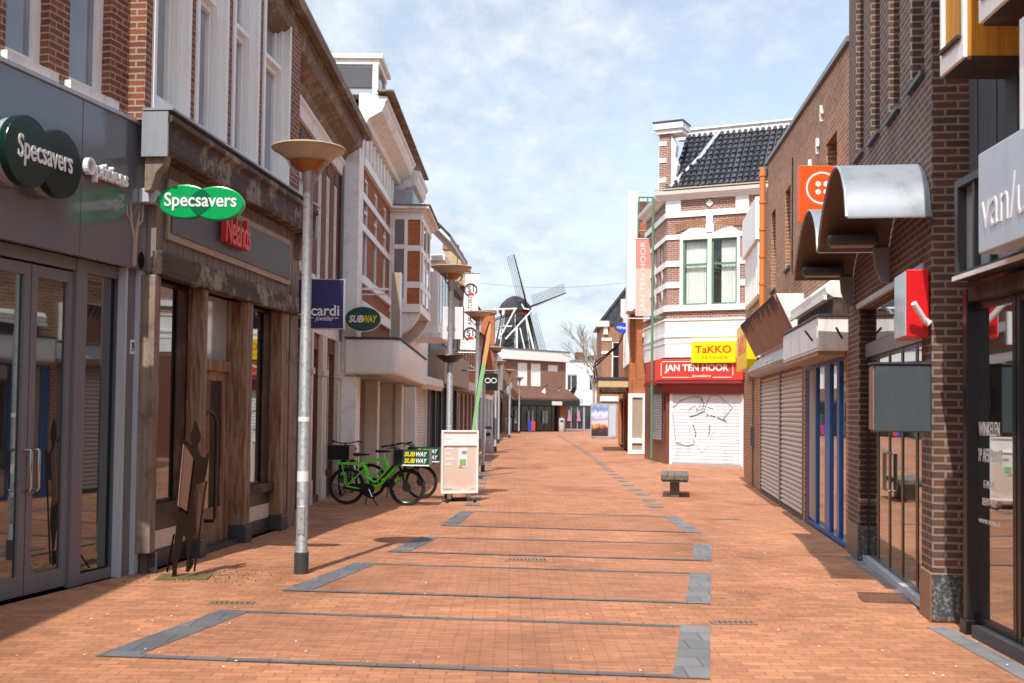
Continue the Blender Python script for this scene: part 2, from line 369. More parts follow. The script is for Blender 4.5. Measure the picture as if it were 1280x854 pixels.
def text(body, F, parent, u, z, d, width, mat, height=None, bold=0., shear=0., ext=.004, rot=0, name='lettering', flip=False, spacing=1.0):
    cu = bpy.data.curves.new('t', 'FONT'); cu.body = body; cu.align_x = 'CENTER'; cu.align_y = 'CENTER'
    cu.offset = bold; cu.shear = shear; cu.space_character = spacing; cu.resolution_u = 4
    ob = bpy.data.objects.new('t', cu); C.objects.link(ob)
    dg = bpy.context.evaluated_depsgraph_get(); dg.update()
    me = bpy.data.meshes.new_from_object(ob.evaluated_get(dg))
    bpy.data.objects.remove(ob); bpy.data.curves.remove(cu)
    vs = [v.co.copy() for v in me.vertices]; fs = [tuple(p.vertices) for p in me.polygons]; bpy.data.meshes.remove(me)
    x0, x1 = min(v.x for v in vs), max(v.x for v in vs); y0, y1 = min(v.y for v in vs), max(v.y for v in vs)
    sx = width/(x1-x0); sy = (height/(y1-y0)) if height else sx
    dr = 1 if F.sg < 0 else -1
    if flip: dr = -dr
    mb = MB(F); n = len(vs); P = []
    for dd in (d, d+ext):
        for v in vs:
            a, b = (v.x-(x0+x1)/2)*sx, (v.y-(y0+y1)/2)*sy
            a, b = a*math.cos(rot)-b*math.sin(rot), a*math.sin(rot)+b*math.cos(rot)
            P.append((u+dr*a, dd, z+b))
    ec = {}
    for f in fs:
        for i in range(len(f)):
            e = (f[i], f[(i+1) % len(f)]); k = tuple(sorted(e)); ec.setdefault(k, []).append(e)
    side = [(e[0][0], e[0][1], e[0][1]+n, e[0][0]+n) for k, e in ec.items() if len(e) == 1]
    mb.add(P, [tuple(i+n for i in f) for f in fs]+side)
    return mb.build(name, mat, parent, F=F)
# ------------------------------------------------------------------ facade kit
def wall(F, par, u0, u1, z0, z1, ops, mat, rev=.22, depth=7, name='wall', d=0, body=True):
    us = sorted({u0, u1}|{min(max(o[i], u0), u1) for o in ops for i in (0, 1)}); zs = sorted({z0, z1}|{min(max(o[i], z0), z1) for o in ops for i in (2, 3)})
    mb = MB(F)
    for i in range(len(us)-1):
        for j in range(len(zs)-1):
            cu, cz = (us[i]+us[i+1])/2, (zs[j]+zs[j+1])/2
            if any(o[0] < cu < o[1] and o[2] < cz < o[3] for o in ops): continue
            mb.quad((us[i], d, zs[j]), (us[i+1], d, zs[j]), (us[i+1], d, zs[j+1]), (us[i], d, zs[j+1]))
    b = d-rev-.12
    for o in ops:
        a0, a1, c0, c1 = max(o[0], u0), min(o[1], u1), max(o[2], z0), min(o[3], z1)
        mb.quad((a0, d, c0), (a0, b, c0), (a0, b, c1), (a0, d, c1)); mb.quad((a1, d, c0), (a1, b, c0), (a1, b, c1), (a1, d, c1))
        mb.quad((a0, d, c1), (a0, b, c1), (a1, b, c1), (a1, d, c1)); mb.quad((a0, d, c0), (a0, b, c0), (a1, b, c0), (a1, d, c0))
    mb.quad((u0, d, z0), (u0, b, z0), (u0, b, z1), (u0, d, z1)); mb.quad((u1, d, z0), (u1, b, z0), (u1, b, z1), (u1, d, z1)); mb.quad((u0, d, z1), (u0, b, z1), (u1, b, z1), (u1, d, z1))
    if body: mb.box(u0, u1, d-depth, b, z0, z1)
    return mb.build(name, mat, par, fix=False)
def window(F, par, u0, u1, z0, z1, d=-.08, fw=.07, mul=(), tr=(), fm='white', pm='glass', sill=None, fd=.07, bw=.05, name='window', step=0, bars=True):
    mb = MB(F); a, b = d-fd, d
    mb.box(u0, u0+fw, a, b, z0, z1); mb.box(u1-fw, u1, a, b, z0, z1)
    mb.box(u0+fw, u1-fw, a, b-.003, z0, z0+fw); mb.box(u0+fw, u1-fw, a, b-.003, z1-fw, z1)
    for f in mul:
        c = u0+(u1-u0)*f; mb.box(c-bw/2, c+bw/2, a+.01, b-.006, z0+fw, z1-fw)
    for f in tr:
        c = z0+(z1-z0)*f; mb.box(u0+fw, u1-fw, a+.012, b+.006 if not mul else b-.009, c-bw/2, c+bw/2)
    w = mb.build(name, fm, par)
    MB(F).box(u0+fw*.5, u1-fw*.5, a+.015, a+.028, z0+fw*.5, z1-fw*.5).build('pane', pm, w)
    if sill: MB(F).box(u0-.06, u1+.06, d-.02, .07, z0-.09, z0-.002).build('sill', sill, w)
    return w
def slats(F, u0, u1, z0, z1, d, pitch=.09, bulge=.022, ang=True):
    mb = MB(F); n = max(2, int((z1-z0)/pitch)); h = (z1-z0)/n
    for i in range(n):
        a = z0+i*h
        prof = [(d, a), (d+bulge*.2, a+h*.06), (d+bulge, a+h*.3), (d+bulge, a+h*.6), (d+bulge*.25, a+h*.9), (d, a+h)]
        for k in range(5):
            mb.quad((u0, prof[k][0], prof[k][1]), (u1, prof[k][0], prof[k][1]), (u1, prof[k+1][0], prof[k+1][1]), (u0, prof[k+1][0], prof[k+1][1]))
    mb.quad((u0, d-.02, z0), (u1, d-.02, z0), (u1, d-.02, z1), (u0, d-.02, z1))
    return mb
def cornice(F, u0, u1, z, prof, closed=True):
    """prof: (d,z) polygon extruded along u"""
    return MB(F).prism([(a, z+b) for a, b in prof], u0, u1, 'u')
# ------------------------------------------------------------------ render, sky, sun, camera
sc = bpy.context.scene
w = bpy.data.worlds.new('World'); sc.world = w; w.use_nodes = True
nt = w.node_tree; bg = nt.nodes['Background']
SUN_AZ = math.radians(13.5); SUN_EL = math.radians(54)
sky = nt.nodes.new('ShaderNodeTexSky'); sky.sky_type = 'NISHITA'; sky.sun_disc = False
sky.sun_elevation = SUN_EL; sky.sun_rotation = math.atan2(-math.sin(SUN_AZ), -math.cos(SUN_AZ)); sky.air_density = 1.0; sky.dust_density = 1.0; sky.ozone_density = 1.2
tc = nt.nodes.new('ShaderNodeTexCoord').outputs['Generated']
sep = nt.nodes.new('ShaderNodeSeparateXYZ'); nt.links.new(tc, sep.inputs[0])
zz = N(nt, 'ShaderNodeMath', operation='ADD'); nt.links.new(sep.outputs[2], zz.inputs[0]); zz.inputs[1].default_value = .22
dx = N(nt, 'ShaderNodeMath', operation='DIVIDE'); dy = N(nt, 'ShaderNodeMath', operation='DIVIDE')
nt.links.new(sep.outputs[0], dx.inputs[0]); nt.links.new(zz.outputs[0], dx.inputs[1]); nt.links.new(sep.outputs[1], dy.inputs[0]); nt.links.new(zz.outputs[0], dy.inputs[1])
cv = nt.nodes.new('ShaderNodeCombineXYZ'); nt.links.new(dx.outputs[0], cv.inputs[0]); nt.links.new(dy.outputs[0], cv.inputs[1])
n1 = noise(nt, mapping(nt, cv.outputs[0], (2.2, 1.5, 1), .5), 1.5, 8, .58)
n2 = noise(nt, mapping(nt, cv.outputs[0], (6.5, 4.2, 1), -.4), 2.0, 6, .6)
ad = N(nt, 'ShaderNodeMath', operation='MULTIPLY_ADD'); nt.links.new(n2, ad.inputs[0]); ad.inputs[1].default_value = .35; nt.links.new(n1, ad.inputs[2])
# fewer clouds towards the right of the street, more on the left and low down
gx = N(nt, 'ShaderNodeMath', operation='MULTIPLY_ADD'); nt.links.new(sep.outputs[0], gx.inputs[0]); gx.inputs[1].default_value = -.62; nt.links.new(ad.outputs[0], gx.inputs[2])
gz = N(nt, 'ShaderNodeMath', operation='MULTIPLY_ADD'); nt.links.new(sep.outputs[2], gz.inputs[0]); gz.inputs[1].default_value = -.42; nt.links.new(gx.outputs[0], gz.inputs[2])
fac = ramp(nt, gz.outputs[0], .35, .68, (.10,)*3, (.93,)*3)
hs = nt.nodes.new('ShaderNodeHueSaturation'); hs.inputs['Saturation'].default_value = .72; hs.inputs['Value'].default_value = 1.05; nt.links.new(sky.outputs[0], hs.inputs['Color'])
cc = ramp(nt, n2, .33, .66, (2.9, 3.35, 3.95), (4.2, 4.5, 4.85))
hi = ramp(nt, sep.outputs[2], .35, .75, (1, 1, 1), (4.4, 4.25, 4.1))   # clouds above the view brightened as added fill light for the shade
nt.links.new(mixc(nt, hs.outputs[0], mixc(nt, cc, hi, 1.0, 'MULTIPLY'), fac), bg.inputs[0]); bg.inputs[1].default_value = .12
sun = bpy.data.lights.new('sun', 'SUN'); sun.energy = 3.0; sun.angle = math.radians(.5); sun.color = (1, .95, .88)
so = bpy.data.objects.new('sun', sun); C.objects.link(so)
tv = Vector((math.sin(SUN_AZ)*math.cos(SUN_EL), math.cos(SUN_AZ)*math.cos(SUN_EL), -math.sin(SUN_EL)))
so.rotation_euler = tv.to_track_quat('-Z', 'Y').to_euler(); so.location = (-20, -40, 60)
cam = bpy.data.cameras.new('camera'); co = bpy.data.objects.new('camera', cam); C.objects.link(co); sc.camera = co
cam.sensor_width = 36; cam.lens = FPX/1280*36; cam.shift_y = (CY-427)/1280; cam.clip_start = .1; cam.clip_end = 3000
co.matrix_world = Matrix.Translation((0, 0, EYE)) @ Matrix.Rotation(PI/2+PITCH, 4, 'X') @ Matrix.Rotation(ROLL, 4, 'Z')
cam.dof.use_dof = True; cam.dof.focus_distance = 19; cam.dof.aperture_fstop = 2.8
vs = sc.view_settings; vs.view_transform = 'Standard'; vs.look = 'None'; vs.gamma = 1; vs.use_curve_mapping = False; vs.exposure = .84
sc.cycles.max_bounces = 6; sc.cycles.transparent_max_bounces = 8
# ------------------------------------------------------------------ ground and paving
g = MB(); g.quad((-900, -900, -.03), (900, -900, -.03), (900, 900, -.03), (-900, 900, -.03)); tag(g.build('ground', 'soil'), kind='structure')
g = MB(); g.quad((-7, -14, 0), (12, -14, 0), (14, 130, 0), (-7, 130, 0)); tag(g.build('street_paving', 'paving'), kind='structure')
LP = [(7.94, -2.90), (9.70, -2.52), (10.9, -2.18), (12.81, -1.79), (13.93, -1.51), (15.55, -1.24), (17.09, -1.07), (19.89, -.85), (32.6, -.89), (81, -1.1)]
RP = [(7.45, 1.33), (9.08, 1.62), (10.41, 1.86), (12.33, 2.21), (13.4, 2.41), (15.2, 2.71), (16.5, 2.82), (19, 2.84), (20.9, 2.86), (23.9, 2.98), (29.5, 3.02), (41.9, 3.32), (62.9, 3.6), (84, 3.7)]
def interp(T, z):
    if z <= T[0][0]: a, b = T[0], T[1]
    elif z >= T[-1][0]: a, b = T[-2], T[-1]
    else: a, b = next((T[i], T[i+1]) for i in range(len(T)-1) if T[i][0] <= z <= T[i+1][0])
    return a[1]+(b[1]-a[1])*(z-a[0])/(b[0]-a[0])
strip = MB(); pan = MB(); pale = MB()
panels = [(7.92, 7.45, 9.78, 9.30), (10.85, 10.38, 12.88, 12.36), (13.9, 13.4, 15.6, 15.15), (17.15, 16.55, 19.75, 19.1), (4.9, 4.45, 6.7, 6.25), (2.0, 1.5, 3.7, 3.2)]
for l0, r0, l1, r1 in panels:
    def pt(s, t):   # s across 0..1 between the edges, t along 0..1
        zl, zr = l0+(l1-l0)*t, r0+(r1-r0)*t
        xl, xr = interp(LP, zl), interp(RP, zr)
        return (xl+(xr-xl)*s, zl+(zr-zl)*s)
    def P3(s, t, z): p = pt(s, t); return (p[0], p[1], z)
    wl = .27/4.1; wr = .235/4.1; tn = .09/(l1-l0)
    z = .008
    strip.quad(P3(0, 0, z), P3(wl, 0, z), P3(wl, 1, z), P3(0, 1, z)); pale.quad(P3(1-wr, 0, z), P3(1, 0, z), P3(1, 1, z), P3(1-wr, 1, z))
    strip.quad(P3(wl, 0, z), P3(1-wr, 0, z), P3(1-wr, tn, z), P3(wl, tn, z)); strip.quad(P3(wl, 1-tn, z), P3(1-wr, 1-tn, z), P3(1-wr, 1, z), P3(wl, 1, z))
    pan.quad(P3(wl, tn, .004), P3(1-wr, tn, .004), P3(1-wr, 1-tn, .004), P3(wl, 1-tn, .004))
zc = 20.9
while zc < 85:                                                    # loose blocks of the strip further down the street
    ln = .55 if zc < 40 else .9
    for T, sd in ((RP, -1), (LP, 1)):
        x = interp(T, zc); x2 = interp(T, zc+ln)
        if sd > 0 and zc > 60: continue
        pale.quad((x, zc, .008), (x+sd*.27, zc, .008), (x2+sd*.27, zc+ln, .008), (x2, zc+ln, .008))
    zc += 1.55 if zc < 40 else 2.4
tag(strip.build('paving_strip', 'dark_paver', fix=False), kind='structure'); tag(pale.build('paving_strip', 'grey_paver', fix=False), kind='structure'); tag(pan.build('paving_panel', 'paving_panel', fix=False), kind='structure')
# gutter and granite edge along the right-hand shops
e = MB(); e.quad((3.38, 5, .004), (3.56, 5, .004), (3.66, 9.4, .004), (3.48, 9.4, .004)); e.quad((3.72, 10.0, .004), (3.90, 9.97, .004), (4.33, 14.1, .004), (4.17, 14.1, .004))
tag(e.build('shop_edging', 'grey_paver', fix=False), kind='structure')
def grate(px, py, wdt, dep, label, ang=0, dark='granite_tan'):
    p = gp(px, py); F = Fac((p.x-wdt/2, p.y), (p.x+wdt/2, p.y+.02), 'L'); r = thing('drain_grate', F, label, 'drain grate', 'drain grates set in the paving')
    f = MB(F); f.box(0, wdt, 0, .03, .0, .010); f.box(0, wdt, dep-.03, dep, .0, .010); f.box(0, .03, .03, dep-.03, .0, .010); f.box(wdt-.03, wdt, .03, dep-.03, .0, .010); f.build('rim', 'granite_tan', r)
    MB(F).box(.03, wdt-.03, .03, dep-.03, .0, .005).build('well', 'wood_dark', r)
    b = MB(F); n = int((wdt-.06)/.045)
    for i in range(n): b.box(.04+i*.045, .062+i*.045, .03, dep-.03, .0055, .0095)
    b.build('bars', 'granite_tan', r)
grate(657, 699, .52, .22, 'wide drain grate in the middle of the third brick panel')
grate(291, 753, .40, .16, 'small drain grate left of the nearest grey paving frame')
grate(914, 777, .38, .16, 'small drain grate right of the nearest grey paving frame')
grate(905, 649, .45, .2, 'distant drain grate in the paving on the right, before the bench')
# litter: petals and scraps
lt = MB(); rr = random.Random(3)
for i in range(170):
    Y = 7.6+rr.random()**1.6*26; X = -3.6+rr.random()*7.3; s = .005+rr.random()*.009; a = rr.random()*6.3
    if rr.random() < .35: X = (3.3-rr.random()*.7) if rr.random() < .6 else (-3.4+rr.random()*.9); 
    c, q = math.cos(a)*s, math.sin(a)*s
    lt.quad((X-c, Y-q, .0105), (X+q, Y-c, .014), (X+c, Y+q, .011), (X-q, Y+c, .016))
tag(lt.build('litter', 'paper'), 'scattered white petals and paper scraps lying on the paving', 'litter', kind='stuff')
# ------------------------------------------------------------------ LEFT 1: optician
F1 = Fac((-5.0, 7.6), (-3.97, 11.9), 'L')
r = thing('optician_shop', F1, 'brick optician building with glossy grey fascia and grey glass doors, nearest on the left', 'building')
E1 = 4.42
ops = [(2.20, 2.80, 4.86, 8.2), (3.10, 3.78, 4.86, 8.2)]+[(a, a+.68, 4.86, 8.2) for a in (1.25, .3)]
wall(F1, r, -.6, E1+.07, 4.70, 9.3, ops, 'brick_red', rev=.2, depth=6)
for a, b, c, d_ in ops: window(F1, r, a, b, c, d_, d=-.10, fw=.10, tr=(.62,), pm='glass_painted_sky', sill='white_old')
wall(F1, r, -.6, E1, 0, 3.2, [(-.4, 4.13, 0, 3.2)], 'grey_frame', rev=.12, depth=6, name='shopfront_surround')
fa = MB(F1); fa.box(-.6, 3.235, .002, .075, 3.2, 4.72); fa.box(3.24, 4.40, .002, .073, 3.2, 4.72); fas = fa.build('fascia', 'grey_gloss', r, bevel=.006)
MB(F1).box(-.6, 4.42, -.02, .10, 4.722, 4.76).build('flashing', 'grey_light', r)
pf = MB(F1); pf.box(4.32, 4.40, .003, .06, 0, 3.2); pf.box(4.10, 4.14, -.06, .03, .0, 3.2); pf.build('corner_profile', 'grey_light', r)
fr = MB(F1); dd = -.07
fu = lambda px: F1.u(px, 600, dd)
uA, uB, uC, uD = fu(33), fu(86), fu(100), 4.10     # meeting stiles, door edge, window edges
uL = 2*uA-uB
for a, b in ((uB+.005, uC),): fr.box(a, b, dd-.08, dd+.03, 0, 3.2)
fr.box(-.6, uD, dd-.08, dd+.02, 3.08, 3.2); fr.box(uC, uD, dd-.08, dd+.01, 0, .10); fr.box(-.6, uL-.1, dd-.08, dd+.01, 0, .12); fr.box(uL-.12, uL-.005, dd-.08, dd+.03, .12, 3.08)
fr.build('door_frame', 'grey_frame', r)
for a, b, hs_ in ((uL, uA-.008, 1), (uA+.008, uB, -1)):
    dr = MB(F1); dr.box(a, a+.085, dd-.06, dd, .02, 3.06); dr.box(b-.085, b, dd-.06, dd, .02, 3.06); dr.box(a+.085, b-.085, dd-.06, dd-.002, .02, .2); dr.box(a+.085, b-.085, dd-.06, dd-.002, 2.95, 3.06)
    D = dr.build('door', 'grey_frame', r, bevel=.004)
    MB(F1).box(a+.07, b-.07, dd-.045, dd-.03, .15, 3.0).build('pane', 'glass_mirror', D)
    hx = b-.05 if hs_ > 0 else a+.05
    h = MB(F1); h.tube([(hx, dd, .98), (hx, dd+.07, .98), (hx, dd+.085, 1.0), (hx, dd+.085, 1.33), (hx, dd+.07, 1.35), (hx, dd, 1.35)], .014, 8); h.build('handle', 'steel', D, smooth=True)
sw = MB(F1).box(uC, uD, dd-.045, dd-.03, .12, 3.08).build('window', 'glass_mirror', r)
MB(F1).box(-.6, uL-.12, dd-.046, dd-.03, .12, 3.08).build('window', 'glass_mirror', r)
n_ = MB(F1).box(4.245, 4.315, .003, .012, 2.31, 2.46).build('number_plate', 'letter', r); text('39', F1, n_, 4.28, 2.385, .0125, .05, 'black_matt', .10)
dk = MB(F1)    # pale antler graphic on the fascia
dk.tube([(4.16, .076, 3.22), (4.17, .076, 3.5), (4.20, .076, 3.62), (4.25, .076, 3.80)], [.03, .03, .022, .006], 6); dk.tube([(4.16, .076, 3.5), (4.10, .076, 3.65), (4.075, .076, 3.9)], [.025, .02, .005], 6); dk.tube([(4.22, .076, 3.66), (4.30, .076, 3.72), (4.32, .076, 3.9)], [.018, .014, .004], 6); dk.tube([(4.1, .076, 3.66), (4.02, .076, 3.74), (4.01, .076, 3.86)], [.016, .012, .004], 6)
dk.build('antler_graphic', 'board_tan', fas)
MB(F1).disc(4.30, 3.30, .06, .09, .0745, .0765).build('orange_graphic', 'rust', fas)
F0 = Fac((-5.4, -12), (-5.4, 6.9), 'L')
r0 = thing('brick_house', F0, 'tall brick house before the optician, just outside the picture on the left', 'building')
W0 = [(1+2.2*i, 2.1+2.2*i, 4.6, 7.2) for i in range(8)]
wall(F0, r0, 0, 18.8, 3.4, 9.6, W0, 'brick_red', rev=.2, depth=6)
for a, b, c, d_ in W0: window(F0, r0, a, b, c, d_, d=-.08, fw=.09, tr=(.65,), pm='glass_painted_sky', sill='white_old')
wall(F0, r0, 0, 18.8, 0, 3.4, [(.6, 6, .3, 2.9), (6.6, 12, .3, 2.9), (12.6, 18.2, .3, 2.9)], 'white_old', rev=.2, depth=6, name='ground_floor_wall')
for a, b in ((.6, 6), (6.6, 12), (12.6, 18.2)): window(F0, r0, a, b, .3, 2.9, d=-.08, fw=.08, mul=(.33, .66), fm='grey_frame', pm='glass_mirror')
# disc sign
sg = thing('disc_sign', F1, 'overlapping dark green discs with white lettering on the grey fascia', 'shop sign')
cz = 3.97
ua, ub = F1.u(36, 197, .25), F1.u(77, 208, .247)
MB(F1).disc(ua, cz, .31, .315, .17, .252).build('left_disc', 'sign_deep', sg, bevel=.006); MB(F1).disc(ub, cz-.01, .30, .31, .165, .247).build('right_disc', 'sign_deep2', sg, bevel=.006)
bk = MB(F1); bk.disc(ua, cz, .30, .30, .075, .17); bk.disc(ub, cz-.01, .29, .29, .075, .165); bk.build('light_box', 'glass_blind', sg)
text('Specsavers', F1, sg, (ua+ub)/2, cz+.0, .2535, .76, 'letter', .27, bold=.012, ext=.006)
sg = thing('raised_letters', F1, 'raised white letters reading Opticiens on the grey fascia', 'shop sign')
text('Opticiens', F1, sg, F1.u(135, 228, .15), 4.05, .10, .70, 'letter', .22, bold=.012, ext=.055, name='letters')
pb = MB(F1); pb.box(3.26, 4.0, .076, .10, 4.03, 4.06); pb.build('mounting_rail', 'grey_light', sg)
# projecting oval sign
p = F1.M @ Vector((4.33, -.07, 0)); Fp = cam_face(p.x, p.y)
sg = thing('oval_sign', Fp, 'bright green twin oval sign with white lettering on a bracket, beside the wooden shop', 'shop sign')
zc = 3.93
br = MB(Fp); br.box(-.10, .10, -.07, .08, zc-.02, zc+.13); br.tube([(.09, 0, zc+.05), (.24, 0, zc+.05)], .028, 8); br.disc(.115, zc+.055, .05, .085, -.08, .085); br.build('bracket', 'grey_light', sg, bevel=.01)
a1 = MB(Fp).disc(.445, zc-.0, .285, .18, -.045, .045).build('oval', 'sign_green', sg, bevel=.012)
a2 = MB(Fp).disc(.785, zc-.015, .285, .18, -.048, .048).build('oval', 'sign_green', sg, bevel=.012)
pts = []
for k in range(40):
    t = 2*PI*k/40; pts.append((.445+.285*math.cos(t), zc+.18*math.sin(t)))
lens = [(x, z) for x, z in pts if ((x-.785)/.285)**2+((z-zc+.015)/.18)**2 < 1]
pts2 = [(.785+.285*math.cos(2*PI*k/40), zc-.015+.18*math.sin(2*PI*k/40)) for k in range(40)]
lens += [(x, z) for x, z in pts2 if ((x-.445)/.285)**2+((z-zc)/.18)**2 < 1]
cxl = sum(x for x, z in lens)/len(lens); czl = sum(z for x, z in lens)/len(lens); lens.sort(key=lambda q: math.atan2(q[1]-czl, q[0]-cxl))
MB(Fp).prism(lens, .0485, .0495).build('overlap', 'sign_mix', sg)
text('Specsavers', Fp, sg, .615, zc-.005, .0505, .76, 'letter', .19, bold=.014, ext=.004)
# ------------------------------------------------------------------ LEFT 2: wooden shop
F2 = Fac((-3.83, 11.89), (-3.39, 16.14), 'L'); E2 = 5.15
r = thing('wooden_shop', F2, 'narrow brick house over a weathered brown timber shopfront with tall white bays', 'building')
WB = [(-.17, .83), (1.0, 2.02), (2.20, 3.2), (3.38, 4.6)]
ops = [(a, b, 4.9, 9.3) for a, b in WB]
wall(F2, r, -.32, E2, 4.75, 9.6, ops, 'brick_red', rev=.35, depth=6)
for a, b in WB:
    cs = MB(F2)                                                    # deep stepped casing
    for k, (o, dz) in enumerate(((0, .03), (.07, -.07), (.15, -.15), (.22, -.21))):
        if k == 0: cs.box(a+o+.002, a+o+.075, -.33, dz, 4.9, 9.3)
        cs.box(b-o-.075, b-o-.002, -.33, dz, 4.9, 9.3)
    cs.box(a+.05, b-.05, -.33, .02, 4.9, 5.08)
    c = cs.build('window', 'white', r, bevel=.008)
    MB(F2).box(a+.08, b-.28, -.20, -.18, 5.08, 9.3).build('pane', 'glass_painted_sky', c)
    t = MB(F2); t.box(a+.08, b-.25, -.18, -.12, 6.62, 6.78); t.box(a+.08, b-.252, -.12, -.05, 6.70, 6.76); t.build('transom', 'white', c)
cp = cornice(F2, -.30, 5.25, 4.40, [(0.0, 0), (.22, 0), (.24, .05), (.24, .30), (.30, .33), (.30, .40), (.0, .44)]); cp.build('beam', 'wood_beam', r, bevel=.008)
MB(F2).box(-.33, -.302, -.02, .26, 4.36, 4.83).build('beam_end', 'zinc', r); MB(F2).box(5.252, 5.29, -.02, .26, 4.36, 4.80).build('beam_end', 'zinc', r)
MB(F2).box(-.33, 5.3, -.02, .315, 4.845, 4.87).build('lead_flashing', 'zinc', r)
for a in (-.28, 4.98):
    q = MB(F2).prism([(0, 4.0), (.07, 4.02), (.10, 4.12), (.12, 4.2), (.20, 4.28), (.22, 4.395), (0, 4.395)], a, a+.16, 'u').build('corbel', 'wood_pale', r, bevel=.006)
wall(F2, r, .0, E2, 0, 4.75, [(.0, 5.0, 0, 3.2)], 'board_brown', rev=.5, depth=6, name='lower_wall')
pl_ = MB(F2)
for i in range(34): pl_.box(.0+i*.148, .142+i*.148, .001, .018+.004*(i % 3), 3.42, 4.40)
pl_.build('boarding', 'board_brown', r)
MB(F2).box(.20, 4.66, .03, .06, 3.58, 4.24).build('sign_border', 'board_tan', r); MB(F2).box(.28, 4.58, .06, .075, 3.66, 4.16).build('sign_board', 'board_slate', r)
MB(F2).box(-.05, 4.95, .0, .11, 3.16, 3.42).build('lower_beam', 'wood_beam', r, bevel=.012)
PU = [(F2.u(l, 500, -.14), F2.u(rr_, 500, .06)) for l, rr_ in ((176, 195), (231, 257), (289, 314), (335, 359))]
for a, b in PU:
    pm = MB(F2); pm.box(a, b, -.20, .06, .22, 3.16); pm.box(a-.02, b+.02, -.30, .075, 2.9, 3.0) if 0 else None
    q = pm.build('pillar', 'wood_old', r, bevel=.015)
    MB(F2).box(b-.10, b+.004, -.18, .068, .22, 3.155).build('pilaster_strip', 'wood_pale', q, bevel=.01)
    MB(F2).box(a-.02, b+.02, -.30, .10, .0, .22).build('plinth', 'dark_grey', q, bevel=.012)
MB(F2).box(4.76, 5.14, -.06, .04, 0, 4.0).build('side_board', 'wood_pale', r)
for a, b in ((PU[0][1], PU[1][0]), (PU[2][1], PU[3][0])):
    q = window(F2, r, a, b, .70, 3.16, d=-.12, fw=.04, fd=.04, fm='black', pm='glass_mirror')
    MB(F2).box(a, b, -.30, -.02, .58, .70).build('sill', 'wood_dark', q, bevel=.01)
    st = MB(F2); st.box(a, b, -.30, -.10, .40, .58); st.box(a, b, -.30, -.08, .0, .2); st.build('stall_riser', 'dark_grey', r); MB(F2).box(a, b, -.30, -.095, .2, .40).build('riser_panel', 'cream', r)
    MB(F2).box(b-.36, b-.10, -.118, -.10, .7, 3.1).build('inner_post', 'wood_dark', q)
# door between the middle pillars
x0, x1 = PU[1][1], PU[2][0]
dr = MB(F2); dr.box(x0, x0+.1, -.22, -.14, 0, 3.16); dr.box(x1-.1, x1, -.22, -.14, 0, 3.16); dr.box(x0+.1, x1-.1, -.23, -.12, 2.22, 2.36); dr.box(x0+.1, x1-.1, -.22, -.16, .05, .5); dr.box(x0+.1, x0+.24, -.22, -.16, .5, 2.22); dr.box(x1-.24, x1-.1, -.22, -.16, .5, 2.22); dr.box(x0+.24, x1-.24, -.22, -.16, 2.1, 2.22)
D = dr.build('door', 'wood_old', r, bevel=.006)
MB(F2).box(x0+.24, x1-.24, -.20, -.185, .5, 2.1).build('pane', 'glass_mirror', D); MB(F2).box(x0+.1, x1-.1, -.20, -.185, 2.36, 3.16).build('transom_pane', 'glass_blind', D); MB(F2).box(x0, x1, -.25, .02, 0, .06).build('doorstep', 'dark_grey', D)
hd = MB(F2); h0 = x0+.38; hd.tube([(h0+.02, -.16, .38), (h0+.02, .03, .38), (h0+.02, .05, .42), (h0+.02, .05, 1.55), (h0, .03, 1.66), (h0-.1, .0, 1.72), (h0-.2, -.02, 1.66), (h0-.26, -.04, 1.5), (h0-.30, -.06, 1.2), (h0-.30, -.16, 1.15)], .022, 10); hd.build('handle', 'black', D, smooth=True)
sg = thing('red_letters', F2, 'small red stacked slat lettering on the dark board of the timber shop', 'shop sign')
text('Nelands', F2, sg, 2.12, 3.97, .10, .88, 'letter_red', .38, bold=.012, shear=.0, ext=.07, name='letters', spacing=.9)
MB(F2).box(1.7, 2.55, .076, .10, 3.86, 3.90).build('mounting_rail', 'reddark', sg)
# ------------------------------------------------------------------ LEFT 3: jeweller's long brown house
F3 = Fac((-3.75, 17.05), (-3.75, 24.2), 'L'); E3 = 7.15
r = thing('cornice_house', F3, 'long brown brick house with a heavy overhanging timber cornice and slim white windows', 'building')
W3 = [(.45+.95*i, .86+.95*i, 4.25, 6.45) for i in range(7)]
wall(F3, r, -.4, E3-.05, 3.75, 7.1, W3, 'brick_brown', rev=.12, depth=7)
for a, b, c, d_ in W3:
    q = window(F3, r, a, b, c, d_, d=-.01, fw=.07, tr=(.6,), mul=(.5,), bw=.04, fm='white_old', pm='glass_painted_sky', sill='white_old')
    ar = MB(F3); ar.prism([(a-.04, d_+.002), (a-.04, d_+.10), (a+.06, d_+.2), ((a+b)/2, d_+.25), (b-.06, d_+.2), (b+.04, d_+.10), (b+.04, d_+.002)], .002, .02); ar.build('arch', 'brick_dark', q)
cornice(F3, -1.4, E3, 7.02, [(0, -.25), (.06, -.25), (.08, -.05), (.12, .0), (.12, .06), (.05, .10), (0, .1)]).build('frieze_moulding', 'white_old', r)
cornice(F3, -1.4, E3, 7.12, [(.0, .0), (.10, .0), (.16, .12), (.40, .26), (.44, .34), (.44, .48), (.50, .56), (.50, .64), (0, .70)]).build('cornice', 'wood_cornice', r, bevel=.01)
cornice(F3, -1.4, E3+.05, 7.12, [(.50, .50), (.62, .50), (.64, .60), (.62, .68), (.50, .68)]).build('gutter', 'wood_cornice', r)
MB(F3).box(E3-.14, E3+.03, .05, .40, 7.0, 7.14).build('cornice_bracket', 'white_old', r, bevel=.02)
wall(F3, r, -.4, E3-.05, 0, 3.75, [(.4, 3.35, 0, 3.2), (3.55, 4.55, 0, 2.9), (5.05, 6.5, .5, 2.9)], 'brick_brown', rev=.3, depth=7, name='ground_floor_wall')
